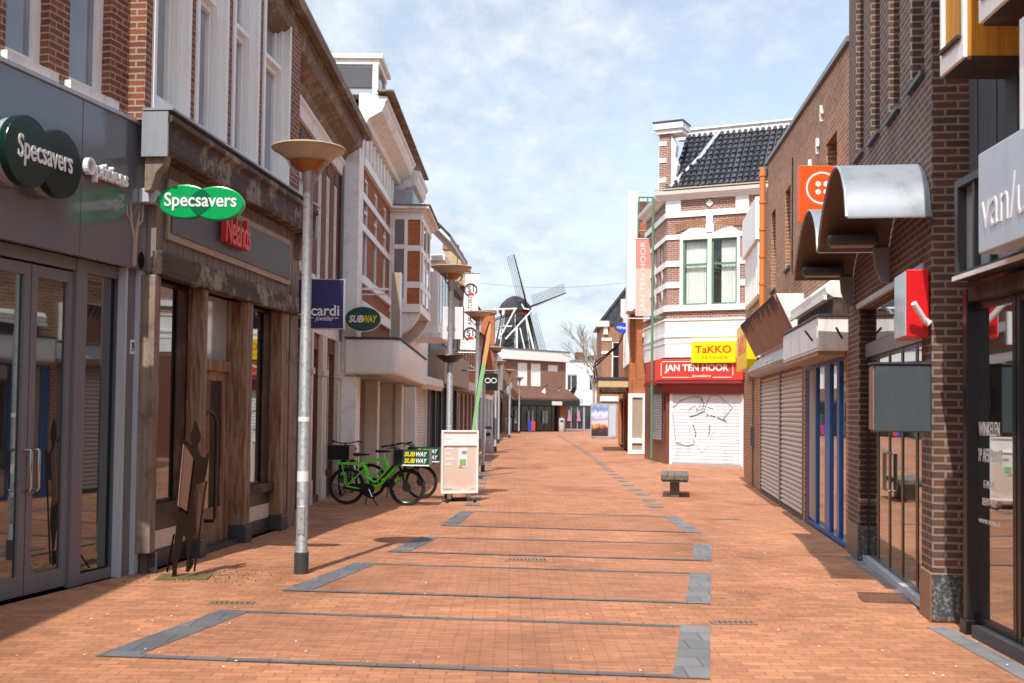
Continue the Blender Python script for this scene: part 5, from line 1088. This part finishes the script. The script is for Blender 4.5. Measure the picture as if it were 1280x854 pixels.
# ------------------------------------------------------------------ windmill
Wm = Fac((.45, 203), (1.45, 203), 'L')
mill = thing('windmill', Wm, 'dark smock windmill with lattice sails rising behind the far shops', 'windmill')
n = 8; body = MB(Wm); body.lathe([(6.6, 0), (4.6, 9.5), (3.3, 15.5), (2.55, 19.5)], 0, 0, 8); body.build('tower', 'thatch', mill)
cl = MB(Wm)
for k in range(8):
    a = 2*PI*k/8; cl.tube([(r_*1.005*math.cos(a), r_*1.005*math.sin(a), z) for r_, z in ((6.6, 0), (4.6, 9.5), (3.3, 15.5), (2.55, 19.4))], .065, 5)
cl.build('corner_boards', 'mill_white', mill)
MB(Wm).lathe([(2.75, 19.3), (2.85, 19.6), (2.75, 19.8)], 0, 0, 24).build('curb_ring', 'redsign', mill)
cap = MB(Wm); cap.lathe([(3.0, 19.7), (3.05, 20.3), (2.6, 21.3), (1.6, 22.3), (.6, 22.75), (0, 22.8)], 0, 0, 20); cap.build('cap', 'thatch', mill, smooth=True)
hx, hz = 2.2, 21.0; HB = Vector((hx, -1.6, hz))     # windshaft head, far right of the cap
th = math.radians(40); h = Vector((math.cos(th), -math.sin(th), 0))
nrm = Vector((math.sin(th), math.cos(th), 0))
HB = Vector((2.2, 2.2, hz-.5))
MB(Wm).tube([(0, 0, hz-.3), tuple(HB)], .45, 10).build('windshaft', 'black', mill)
for k in range(4):
    a = math.radians(20+90*k); e1 = h*(-math.sin(a))+Vector((0, 0, 1))*math.cos(a); e2 = h*math.cos(a)+Vector((0, 0, 1))*math.sin(a)
    s = MB(Wm); Ls = 9.9
    s.tube([tuple(HB), tuple(HB+e1*Ls)], [.20, .10], 6)
    S_ = s.build('sail', 'black', mill)
    lt = MB(Wm); s0 = -1 
    for i in range(24):
        q = 1.6+i*(Ls-1.7)/23; lt.tube([tuple(HB+e1*q+e2*.25), tuple(HB+e1*q-e2*1.75)], .028, 4)
    for o in (.1, .5, .9, 1.3, 1.75): lt.tube([tuple(HB+e1*1.6-e2*o), tuple(HB+e1*Ls-e2*o)], .03, 4)
    lt.build('lattice', 'sail', S_)
    wb = MB(Wm); wb.tube([tuple(HB+e1*2+e2*.3), tuple(HB+e1*Ls+e2*.3)], .07, 4); wb.build('wind_board', 'mill_white' if k in (0, 3) else 'black', S_)
def wp(px, py, Y=197.5): q = at(px, py, Y); return (q.x-Wm.A.x, 203-Y, q.z)
for pts, rr_ in (([(617, 387), (646, 386)], .16), ([(618, 384), (619, 402)], .13), ([(630, 388), (624, 424)], .2), ([(645, 385), (626, 420)], .15), ([(652, 380), (655, 386), (662, 387)], .12), ([(667, 386), (632, 424)], .15), ([(623, 408), (640, 408)], .12), ([(646, 408), (646, 436)], .2), ([(628, 400), (628, 388)], .08), ([(657, 395), (668, 440)], .18), ([(650, 410), (656, 437)], .12)):
    MB(Wm).tube([wp(*p) for p in pts], rr_, 6).build('tail_beam', 'mill_white', mill)
wx, wz = wp(636, 415)[0], wp(636, 415)[2]
MB(Wm).tube([(wx+1.4*math.cos(PI*k/10), 5.0, wz+1.3*math.sin(PI*k/10)) for k in range(20)], .12, 5, closed=True).tube([(wx-1.4, 5, wz), (wx+1.4, 5, wz)], .08, 5).tube([(wx, 5, wz-1.3), (wx, 5, wz+1.3)], .08, 5).build('winch_wheel', 'slate_box', mill)
# bare tree
rt = random.Random(11); tr = MB(); p0 = at(744, 540, 100); Ft = Fac((p0.x, 100), (p0.x+1, 100), 'L')
tree = thing('bare_tree', Ft, 'leafless pale branching tree in front of the far white shop', 'tree')
tk = MB(Ft); tw = MB(Ft)
def grow(p, dirv, l, rad, lev):
    q = p+dirv*l; m = (tk if lev < 2 else tw)
    mid = p+dirv*l*.5+Vector((rt.uniform(-1, 1), rt.uniform(-1, 1), rt.uniform(-.3, .6)))*l*.06
    m.tube([tuple(p), tuple(mid), tuple(q)], [rad, rad*.85, rad*.68], 5 if lev < 3 else 3, caps=False)
    if lev >= 6: return
    for i in range(3 if lev < 5 else 2):
        d = (dirv+Vector((rt.uniform(-1, 1), rt.uniform(-1, 1), rt.uniform(-.25, .7)))*.75).normalized()
        grow(q if i else p+dirv*l*rt.uniform(.6, .9), d, l*rt.uniform(.62, .8), rad*.62, lev+1)
grow(Vector((0, 0, 0)), Vector((-.05, 0, 1)), 3.2, .2, 0)
tk.build('trunk', 'bark', tree, smooth=True); tw.build('branches', 'bark', tree)
# overhead wire
ow = MB(); a, b = at(560, 349, 62), at(812, 350, 62)
ow.tube([tuple(a+(b-a)*(i/12)-Vector((0, 0, .45*math.sin(PI*i/12)))) for i in range(13)], .008, 5)
tag(ow.build('overhead_cable', 'dark_grey'), 'thin overhead cable slung across the street before the windmill', 'cable')
# ------------------------------------------------------------------ lamp posts
def make_lamp(F, label):
    t = thing('street_lamp', F, label, 'street lamp', 'street lamps along the left side')
    MB(F).lathe([(.075, 0), (.075, .24), (.062, .27), (.060, 2.6), (.054, 2.62), (.054, 4.18), (.07, 4.2), (.07, 4.34), (.03, 4.36)], 0, 0, 16).build('pole', 'galv', t, smooth=True)
    MB(F).lathe([(.078, 0), (.078, .23)], 0, 0, 16).build('base_sleeve', 'dark_grey', t, smooth=True)
    MB(F).lathe([(.075, 4.32), (.11, 4.335), (.20, 4.415), (.30, 4.492), (.385, 4.548), (.385, 4.56), (.33, 4.54), (.0, 4.50)], 0, 0, 32).build('bowl', 'lamp_shell', t, smooth=True)
    MB(F).lathe([(.105, 4.322), (.22, 4.420), (.17, 4.40), (.07, 4.33)], 0, 0, 32).build('amber_lens', 'amber', t, smooth=True)
    MB(F).lathe([(.39, 4.545), (.40, 4.56), (.39, 4.575), (.2, 4.60), (0, 4.605)], 0, 0, 32).build('cover', 'lamp_top', t, smooth=True)
    for k in range(3):
        a = 2*PI*k/3+.5; c, s = math.cos(a), math.sin(a)
        MB(F).tube([(.06*c, .06*s, 4.18), (.20*c, .20*s, 4.34), (.23*c, .23*s, 4.415)], .014, 6).build('strut', 'galv', t)
    return t
LPOS = [gp(376.5, 717)]+[at(x, 500, Y) for x, Y in ((562, 21.8), (596, 31.7), (619.5, 49), (623.5, 62), (637, 75), (649, 91), (676.5, 108))]
LLAB = ['nearest galvanised lamp post, standing by the timber shop', 'lamp post carrying a blank white panel, behind the pavement sign', 'third lamp post along, beside the orange and green feather flag', 'fourth lamp post along, beyond the litter bin', 'fifth lamp post along, close behind the fourth', 'sixth lamp post along, beside the distant litter bin', 'seventh lamp post along, at the left end of the far dark shopfront', 'farthest lamp post, in front of the middle of the far dark shopfront']
lamp0 = None
for i, p in enumerate(LPOS):
    if i == 0: lamp0 = make_lamp(Fac((p.x, p.y), (p.x+1, p.y), 'L'), LLAB[0])
    else:
        o = copy_tree(lamp0); o.matrix_basis = Matrix.Translation((p.x, p.y, 0)) @ Matrix.Rotation(i*.7, 4, 'Z'); o['label'] = LLAB[i]
p = LPOS[0]; Fs = Fac((p.x, p.y), (p.x+1, p.y), 'L')
for z, h, mt in ((1.62, .05, 'letter'), (.98, .11, 'shutter_white'), (.80, .07, 'glass_blind')): MB(Fs).lathe([(.0635, z), (.0635, z+h)], 0, 0, 16).build('sticker', mt, lamp0, smooth=True)
MB(Fs).box(-.035, .035, .045, .066, .42, .72).build('access_hatch', 'galv', lamp0, bevel=.004)
p = LPOS[1]; Fp = cam_face(p.x, p.y+.09)
sg = thing('blank_sign', Fp, 'blank white panel fixed behind the second lamp post', 'sign'); a, b = at(553, 424, p.y+.1), at(579, 384, p.y+.1)
MB(Fp).box(a.x-p.x, b.x-p.x, -.03, 0, a.z, b.z).build('panel', 'shutter_white', sg, bevel=.004); MB(Fp).box(b.x-p.x+.002, b.x-p.x+.02, -.035, .005, a.z-.01, b.z+.01).build('edge', 'dark_grey', sg); MB(Fp).box(-.08, .08, -.0, .03, a.z+.2, a.z+.26).build('clamp', 'galv', sg)
Fp = cam_face(p.x, p.y); z = at(562, 447, p.y).z
hb = thing('basket_holder', Fp, 'dark round flower basket holder around the second lamp post', 'basket holder')
MB(Fp).lathe([(.064, z-.10), (.12, z-.09), (.28, z+.02), (.27, z+.035), (.10, z-.03), (.064, z-.03)], 0, 0, 24).build('dish', 'black', hb, smooth=True); MB(Fp).tube([(.28*math.cos(2*PI*k/24), .28*math.sin(2*PI*k/24), z+.03) for k in range(24)], .014, 6, closed=True).build('rim', 'black', hb)
# sign post with black emblem, bins, flag
p = gp(603.5, 590); Fp = cam_face(p.x, p.y)
po = thing('sign_post', Fp, 'plain slim grey post carrying a black emblem sign', 'post'); MB(Fp).lathe([(.045, 0), (.045, 2.55), (.0, 2.57)], 0, 0, 12).build('pole', 'galv', po, smooth=True); MB(Fp).lathe([(.06, 0), (.06, .2)], 0, 0, 12).build('sleeve', 'dark_grey', po)
p2 = at(613.5, 476, 47.5); Fp = cam_face(p2.x, 47.5); sg = thing('emblem_sign', Fp, 'small black hanging sign with a white loop emblem, beyond the feather flag', 'shop sign')
MB(Fp).box(-.30, .30, -.05, .04, p2.z-.42, p2.z+.30).build('panel', 'black', sg)
for u in (-.13, .13): MB(Fp).tube([(u+.11*math.cos(2*PI*k/18), .045, p2.z-.0+.10*math.sin(2*PI*k/18)) for k in range(18)], .02, 5, closed=True).build('loop', 'letter', sg)
MB(Fp).tube([(-1.4, 0, p2.z+.42), (.3, 0, p2.z+.42)], .03, 6).build('bracket', 'black', sg)
def bin_(px, py, lab, s=1.0):
    p = gp(px, py); F = cam_face(p.x, p.y); t = thing('litter_bin', F, lab, 'litter bin', 'pale cylindrical litter bins')
    MB(F).lathe([(.19*s, 0), (.205*s, .03), (.205*s, .95*s), (.17*s, 1.0*s)], 0, 0, 20).build('drum', 'concrete', t, smooth=True); MB(F).lathe([(.21*s, .93*s), (.21*s, .97*s)], 0, 0, 20).build('band', 'grey_light', t); MB(F).lathe([(.17*s, .999*s), (.13*s, 1.12*s), (0, 1.14*s)], 0, 0, 20).build('lid', 'dark_grey', t, smooth=True); MB(F).box(-.10*s, .10*s, .19*s, .209*s, .72*s, .86*s).build('slot', 'black_matt', t)
bin_(610, 566, 'pale litter bin beside the slim post, nearest of the bins', 1.0); bin_(635.5, 540, 'pale litter bin at the foot of the sixth lamp post', 1.25); bin_(702, 540.5, 'pale litter bin in front of the orange brick pier at the far shop', 1.25)
Yf = 29.5; ff = at(594, 560, Yf); Fp = cam_face(ff.x, Yf)
def fpnt(px, py): q = at(px, py, Yf); return (q.x-ff.x, q.z)
fl = thing('feather_flag', Fp, 'narrow orange and green feather flag leaning by the third lamp post', 'flag')
MB(Fp).prism([fpnt(*q) for q in ((612, 404), (614, 408), (611, 435), (607, 457), (602.5, 455), (605, 440), (609, 415))], -.02, .02).build('orange_cloth', 'flag_orange', fl)
MB(Fp).prism([fpnt(*q) for q in ((602.5, 455.2), (607, 457.2), (602, 485), (597.5, 510), (593, 540), (589.5, 540), (594, 505), (598, 478))], -.02, .02).build('green_cloth', 'flag_green', fl)
MB(Fp).tube([(fpnt(589, 575)[0], 0, .08)]+[(fpnt(*q)[0], -.03, fpnt(*q)[1]) for q in ((590, 540), (598, 478), (606, 420), (612, 402))], .022, 6).build('pole', 'black', fl)
MB(Fp).box(fpnt(589, 575)[0]-.3, fpnt(589, 575)[0]+.3, -.3, .3, 0, .08).build('base_plate', 'dark_grey', fl, bevel=.01)
# store banner on the dark house
Yb = 44; a, b = at(575, 437, Yb), at(600, 343, Yb); Fp = cam_face(a.x, Yb); wd = b.x-a.x
bn = thing('store_banner', Fp, 'tall white store banner with two round black and red emblems and vertical lettering', 'banner')
MB(Fp).prism([(0, a.z), (wd-.12, a.z-.02), (wd, b.z), (.18, b.z)], -.015, .015).build('cloth', 'letter', bn)
MB(Fp).tube([(-.9, 0, b.z+.02), (wd, 0, b.z+.02)], .025, 6).build('upper_arm', 'dark_grey', bn); MB(Fp).tube([(-.9, 0, a.z-.12), (wd, 0, a.z-.12)], .025, 6).build('lower_arm', 'galv', bn)
for zc in (b.z-.62, a.z+.62):
    uc = wd*.52
    m = MB(Fp); m.tube([(uc+.24*math.cos(t*PI/10), .018, zc+.24*math.sin(t*PI/10)) for t in range(-2, 15)], .035, 5); m.build('emblem_ring', 'dark_grey', bn)
    text('S1', Fp, bn, uc, zc+.03, .0155, .26, 'dark_grey', .24, bold=.02); MB(Fp).prism([(uc-.15, zc-.22), (uc+.15, zc-.22), (uc+.12, zc-.13), (uc-.05, zc-.08)], .0155, .022).build('emblem_red', 'redsign', bn)
text('APENSTORE', Fp, bn, wd*.5, (a.z+b.z)/2+.05, .0155, 1.15, 'dark_grey', .17, rot=PI/2); text('sportswear', Fp, bn, wd*.74, (a.z+b.z)/2+.12, .0155, .85, 'grey_frame', .09, rot=PI/2) if 0 else None
# ------------------------------------------------------------------ pavement sign
a = gp(551, 628); b = gp(597, 627); Fp = Fac((a.x, a.y), (b.x, b.y+.02), 'L'); wd = Fp.L
ps = thing('pavement_sign', Fp, 'white framed pavement sign with a peach poster, standing beside the green bicycles', 'pavement sign')
def pz(py): return Fp.at(573, py)[1]
z0, z1, zm = pz(617), pz(538), pz(556)
fr = MB(Fp); fr.box(0, .035, -.04, .02, z0, z1); fr.box(wd-.035, wd, -.04, .02, z0, z1); fr.box(.035, wd-.035, -.04, .018, z1-.035, z1); fr.box(.035, wd-.035, -.04, .018, z0, z0+.05); fr.box(.035, wd-.035, -.04, .018, zm-.02, zm+.015); fr.build('frame', 'white', ps, bevel=.005)
MB(Fp).box(.035, wd-.035, -.03, -.005, zm+.015, z1-.035).build('header', 'white', ps)
m, nt_, bb_ = newmat('peach_print'); g_ = nt_.nodes.new('ShaderNodeTexCoord').outputs['Generated']; sp_ = nt_.nodes.new('ShaderNodeSeparateXYZ'); nt_.links.new(g_, sp_.inputs[0]); nn = noise(nt_, g_, 2.5, 4)
aa = N(nt_, 'ShaderNodeMath', operation='MULTIPLY_ADD'); nt_.links.new(nn, aa.inputs[0]); aa.inputs[1].default_value = .35; nt_.links.new(sp_.outputs[2], aa.inputs[2])
rp = nt_.nodes.new('ShaderNodeValToRGB'); e_ = rp.color_ramp.elements; e_[0].position = .2; e_[0].color = (.66, .40, .28, 1); e_[1].position = 1.1; e_[1].color = (.70, .58, .50, 1); x_ = e_.new(.36); x_.color = (.68, .52, .43, 1); x_ = e_.new(.24); x_.color = (.70, .66, .60, 1)
nt_.links.new(aa.outputs[0], rp.inputs[0]); nt_.links.new(rp.outputs[0], bb_.inputs['Base Color']); bb_.inputs['Roughness'].default_value = .4; M['peach_print'] = m
MB(Fp).box(.035, wd-.035, -.03, -.004, z0+.05, zm-.02).build('poster', 'peach_print', ps)
ph = MB(Fp).box(wd*.46, wd*.70, -.004, .002, z0+.50, z0+.88).build('phone_picture', 'letter', ps, bevel=.01); MB(Fp).box(wd*.49, wd*.67, .0025, .004, z0+.53, z0+.66).build('green_patch', 'flag_green', ph); MB(Fp).box(wd*.47, wd*.56, .0025, .005, z0+.50, z0+.545).build('orange_patch', 'flag_orange', ph); MB(Fp).box(wd*.55, wd*.68, .0025, .004, z0+.76, z0+.82).build('dark_patch', 'letter_grey', ph)
tx = MB(Fp); rr = random.Random(8)
for k in range(6): tx.box(.08, .08+.10+rr.random()*.1, -.004, -.001, z0+.55+k*.1, z0+.585+k*.1)
tx.build('print_lines', 'letter', ps); MB(Fp).box(.08, .22, -.004, -.002, z0+.07, z0+.10).build('corner_print', 'flag_green', ps)
for u in (.14, wd-.22): MB(Fp).box(u, u+.08, -.05, -.02, .06, z0+.05).build('leg', 'steel', ps)
for u in (.05, wd-.15):
    f = MB(Fp).tube([(u, .22, .03), (u+.05, .0, .06), (u+.09, -.30, .03)], .022, 8).build('foot', 'steel', ps, smooth=True); MB(Fp).tube([(u-.01, .25, .03), (u+.02, .16, .035)], .032, 8).build('rubber_end', 'rubber', f)
MB(Fp).box(.30, .58, -.28, -.08, 0, .07).build('ballast', 'rubber', ps, bevel=.02)
# ------------------------------------------------------------------ bicycles
def make_bike(F, label, fm='lime', crate=True, sign=True):
    t = thing('bicycle', F, label, 'bicycle', 'bicycles parked by the sandwich shop')
    Rw = .335; WB_ = F.L
    for x, nm in ((0, 'rear'), (WB_, 'front')):
        circ = lambda rad, n=36: [(x+rad*math.cos(2*PI*k/n), 0, Rw+.008+rad*math.sin(2*PI*k/n)) for k in range(n)]
        W_ = MB(F).tube(circ(Rw-.02), .024, 8, closed=True).build('wheel', 'rubber', t, smooth=True)
        MB(F).tube(circ(Rw-.052), .012, 6, closed=True).build('rim', 'black', W_, smooth=True)
        sp = MB(F)
        for k in range(18):
            a = 2*PI*k/18; sp.tube([(x+.04*math.cos(a+.4), .02*(-1)**k, Rw+.008+.04*math.sin(a+.4)), (x+(Rw-.05)*math.cos(a), 0, Rw+.008+(Rw-.05)*math.sin(a))], .0022, 4, caps=False)
        sp.build('spokes', 'steel', W_)
        hr = .085 if x else .04; MB(F).lathe([(hr*.5, -.05), (hr, -.04), (hr, .04), (hr*.5, .05)], 0, 0, 16)
        hb = MB(F); hb.disc(x, Rw+.008, hr, hr, -.05, .05, 18); hb.disc(x, Rw+.008, .012, .012, -.075, .075, 8); hb.build('hub', 'black', W_)
        a0, a1 = (.25, 2.75) if not x else (.75, 2.9)
        fd = MB(F); rf_ = Rw+.028; pr = [(x+rf_*math.cos(a0+(a1-a0)*k/16), Rw+.008+rf_*math.sin(a0+(a1-a0)*k/16)) for k in range(17)]
        for k in range(16):
            for s_ in (0,):
                fd.quad((pr[k][0], -.03, pr[k][1]), (pr[k][0], .03, pr[k][1]), (pr[k+1][0], .03, pr[k+1][1]), (pr[k+1][0], -.03, pr[k+1][1]))
        fd.build('mudguard', 'black', t, smooth=True, fix=False)
    z = Rw+.008; bb = (.43, .30); fr = MB(F)
    st = [(bb[0], 0, bb[1]), (.30, 0, .78)]; fr.tube(st, .021, 8)
    ht = [(WB_-.20, 0, .92), (WB_-.145, 0, .70)]; fr.tube(ht, .028, 8)
    fr.tube([(WB_-.165, 0, .76), (.60, 0, .36), (bb[0], 0, bb[1])], .034, 8); fr.tube([(WB_-.18, 0, .84), (.62, 0, .50), (.52, 0, .42), (.37, 0, .52)], .022, 8)
    for s in (-.055, .055): fr.tube([(0, s, z), (.20, s*.8, .31), (bb[0], s*.4, bb[1])], .013, 6).tube([(0, s, z), (.32, s*.3, .66)], .013, 6)
    fr.tube([(WB_-.16, .0, .73), (WB_-.16, 0, .70)], .03, 8); fr.build('frame', fm, t, smooth=True)
    rk = MB(F)
    rk.prism([(-.20, .745), (-.20, .775), (.28, .79), (.30, .70), (.24, .735)], -.05, .05, 'd')
    for s in (-.07, .07): rk.tube([(-.08, s, .75), (0, s, z)], .009, 6)
    rk.tube([(.28, 0, .775), (.34, 0, .70), (.40, 0, .55)], .022, 6); rk.build('carrier', fm, t)
    bt = MB(F).tube([(WB_-.21, 0, .79), (.62, 0, .42)], .036, 8).build('battery', 'black', t, smooth=True)
    MB(F).tube([(.70, .038, .50), (.66, .038, .46)], .012, 6).build('sticker', 'yellow', bt)
    ck = MB(F); ck.disc(bb[0], bb[1], .10, .10, .02, .035, 20); ck.disc(bb[0], bb[1], .065, .065, -.05, .06, 16); c_ = ck.build('chainring', 'black', t)
    cg = MB(F).prism([(-.03, z-.05), (.0, z+.05), (.38, bb[1]+.10), (.52, bb[1]+.06), (.50, bb[1]-.09), (.34, bb[1]-.08)], .036, .05).build('chain_guard', 'black', t)
    MB(F).tube([(bb[0], .06, bb[1]), (bb[0]+.07, .08, bb[1]-.15)], .011, 6).tube([(bb[0], -.06, bb[1]), (bb[0]-.07, -.08, bb[1]+.15)], .011, 6).build('crank', 'steel', c_)
    MB(F).box(bb[0]+.03, bb[0]+.12, .08, .17, bb[1]-.165, bb[1]-.14).build('pedal', 'rubber', c_); MB(F).box(bb[0]-.12, bb[0]-.03, -.17, -.08, bb[1]+.14, bb[1]+.165).build('pedal', 'rubber', c_)
    ks = MB(F); ks.tube([(.40, .03, .26), (.38, .10, .02)], .011, 6); ks.tube([(.40, .03, .26), (.62, .16, .01)], .011, 6); ks.build('kickstand', 'black', t)
    MB(F).tube([(.30, 0, .77), (.275, 0, .90)], .014, 8).build('seat_post', 'steel', t)
    sd = MB(F); sd.add([], []); 
    sd.prism([(.14, .925), (.13, .95), (.20, .965), (.32, .95), (.42, .945), (.43, .925), (.30, .905), (.2, .895)], -.035, .035); sd.prism([(.12, .92), (.12, .955), (.20, .965), (.26, .95), (.24, .905), (.17, .90)], -.09, .09); sd.build('saddle', 'black_matt', t, bevel=.012)
    fk = MB(F)
    for s in (-.06, .06): fk.tube([(WB_, s, z), (WB_-.05, s, .42), (WB_-.13, s, .70)], .016, 8)
    fk.tube([(WB_-.13, -.065, .70), (WB_-.13, .065, .70)], .022, 8); fk.build('fork', 'black', t, smooth=True)
    hb = MB(F); hb.tube([(WB_-.20, 0, .92), (WB_-.23, 0, 1.06)], .016, 8); hb.tube([(WB_-.40, .29, 1.09), (WB_-.30, .26, 1.11), (WB_-.21, .10, 1.07), (WB_-.21, -.10, 1.07), (WB_-.30, -.26, 1.11), (WB_-.40, -.29, 1.09)], .013, 8); H_ = hb.build('handlebar', 'black', t, smooth=True)
    for s in (-1, 1):
        MB(F).tube([(WB_-.44, .295*s, 1.085), (WB_-.31, .265*s, 1.108)], .020, 8).build('grip', 'rubber', H_); MB(F).tube([(WB_-.29, .25*s, 1.09), (WB_-.24, .27*s, 1.06), (WB_-.34, .29*s, 1.04)], .007, 6).build('brake_lever', 'black', H_)
    MB(F).tube([(WB_-.22, .05, 1.07), (WB_-.10, .08, 1.02), (WB_-.10, .06, .85), (WB_-.14, .03, .74)], .006, 5).tube([(WB_-.22, -.05, 1.07), (WB_-.09, -.07, 1.0), (WB_-.13, -.03, .74)], .006, 5).build('cable', 'black', H_)
    MB(F).tube([(WB_-.08, 0, .70), (WB_+.0, 0, .70)], [.02, .045], 10).build('headlight', 'dark_grey', t)
    if crate:
        x0, x1, y0, z0_, z1_ = WB_-.22, WB_+.42, .22, .755, 1.03
        cr = MB(F); th = .014
        cr.box(x0, x1, -y0, y0, z0_, z0_+th); cr.box(x0, x0+th, -y0, y0, z0_+th, z1_); cr.box(x1-th, x1, -y0, y0, z0_+th, z1_); cr.box(x0+th, x1-th, -y0, -y0+th, z0_+th, z1_); cr.box(x0+th, x1-th, y0-th, y0, z0_+th, z1_)
        c = cr.build('crate', 'black', t)
        MB(F).tube([(WB_-.16, .05, .80), (WB_+.1, .05, .75)], .014, 6).tube([(WB_-.16, -.05, .80), (WB_+.1, -.05, .75)], .014, 6).build('crate_support', 'steel', c)
        if sign:
            for sd_ in (1,):
                p_ = MB(F).box(x0+.17, x1+.02, y0+.001, y0+.012, z0_-.01, z1_+.01).build('sign_panel', 'subgreen', c)
                MB(F).box(x0+.17, x1+.02, y0+.0122, y0+.014, z0_-.01, z0_+.015).build('white_edge', 'letter', p_)
                for zc in (z0_+.085, z0_+.205):
                    text('SUB', F, p_, x0+.30, zc, y0+.0125, .20, 'yellow', .085, bold=.03, shear=.22, ext=.002); text('WAY', F, p_, x0+.52, zc, y0+.0125, .21, 'letter', .085, bold=.03, shear=.22, ext=.002)
    return t
a, b = gp(433, 631), gp(508.5, 632.5)
make_bike(Fac((a.x, a.y), (b.x, b.y), 'L'), 'bright green delivery bicycle with a sandwich shop crate, nearest to the street')
a, b = at(463, 610, 22.55), at(526.5, 610, 22.3)
make_bike(Fac((a.x, a.y), (b.x, b.y), 'L'), 'bright green delivery bicycle behind the first, its crate passing behind the white pavement sign')
make_bike(Fac((-3.35, 23.9), (-3.42, 22.8), 'L'), 'black bicycle with a front basket standing against the cream shop wall', fm='black', sign=False)
# ------------------------------------------------------------------ bench
x0, x1 = at(826, 600, 23.4).x, at(861, 600, 23.4).x; Fp = Fac((x0, 23.44), (x0+(x1-x0)*.989, 23.44-(x1-x0)*.149), 'L'); wd = x1-x0
bc = thing('bench', Fp, 'weathered wooden slab bench on a single block leg, on the right of the paving', 'bench')
for i in range(4): MB(Fp).box(i*wd/4+.004, (i+1)*wd/4-.004, -1.75, 0, .37, .475).build('seat_beam', 'wood_bench', bc, bevel=.012)
MB(Fp).box(.02, wd-.02, -.10, -.02, .33, .369).build('cross_bar', 'dark_grey', bc)
for d in (-.45, -1.5): MB(Fp).box(wd*.33, wd*.67, d-.22, d+.22, 0, .33).build('leg', 'wood_bench', bc, bevel=.01)
# ------------------------------------------------------------------ rusty sculpture
Yq = 11.62; q0 = at(225, 700, Yq); Fp = cam_face(q0.x, Yq, .10)
def cpt(cx, cy):
    px, py = 190+cx*.2576, 520+cy*.2576; q = Fp.at(px, py); return q
zb = min(cpt(97, 793)[1], 0.02)
def cz_(pts): return [(u, max(.012, z-zb+.012)) for u, z in (cpt(*p) for p in pts)]
sc_ = thing('steel_sculpture', Fp, 'rusty flat steel silhouette of an upright animal holding a shield, on a mossy plate', 'sculpture')
out = [(212, 30), (219, 58), (231, 85), (236, 110), (233, 137), (221, 156), (221, 180), (236, 207), (258, 214), (268, 192), (276, 200), (272, 245), (262, 300), (255, 332), (236, 342), (212, 346), (204, 385), (203, 440), (210, 500), (206, 580), (192, 640), (182, 700), (186, 735), (178, 772), (163, 768), (170, 700), (166, 640), (162, 598), (152, 592), (137, 680), (121, 740), (120, 790), (96, 793), (101, 740), (106, 650), (116, 560), (128, 480), (150, 420), (178, 330), (192, 235), (190, 190), (157, 140), (155, 122), (190, 158), (196, 150), (190, 130), (190, 95), (203, 62)]
MB(Fp).prism(cz_(out), -.006, .006).build('figure', 'rust', sc_)
MB(Fp).prism(cz_([(157, 152), (203, 218), (172, 474), (129, 448)]), .02, .034).build('shield', 'shield', sc_); MB(Fp).prism(cz_([(155, 150), (159, 152), (132, 450), (127, 448)]), .015, .05).build('shield_edge', 'granite_tan', sc_)
MB(Fp).prism(cz_([(172, 700), (200, 715), (196, 742), (180, 768), (165, 765)]), -.03, -.018).build('hind_paw', 'rust', sc_)
A_ = cz_([(105, 590), (48, 788), (262, 330), (204, 768), (152, 160), (118, 430)])
for i, j in ((0, 1), (2, 3), (4, 5)):
    MB(Fp).tube([(A_[i][0], -.012, A_[i][1]), (A_[j][0], -.012+(-.25 if j == 1 else 0), A_[j][1])], .011, 6).build('stay', 'rust', sc_)
b0, b1 = cpt(30, 800)[0], cpt(280, 780)[0]
MB(Fp).box(b0, b1, -.22, .18, 0, .012).build('base_plate', 'mossplate', sc_)
ms = MB(); rr = random.Random(21); q = gp(232, 722)
for cx_, cy_, n_, sx, sy in ((q.x+.3, q.y+.05, 200, .32, .22), (-3.4, 20.6, 240, .22, .5), (-3.72, 11.9, 90, .15, .3)):
    for i in range(n_):
        x = cx_+rr.gauss(0, sx); y = cy_+rr.gauss(0, sy); s = .004+rr.random()*.008; a = rr.random()*6.3; c, s_ = math.cos(a)*s, math.sin(a)*s
        ms.quad((x-c, y-s_, .004), (x+s_, y-c, .012), (x+c, y+s_, .005), (x-s_, y+c, .013))
tag(ms.build('moss', 'moss_stuff', fix=False), 'thin green moss growing between the pavers by the shopfronts', 'moss', kind='stuff')
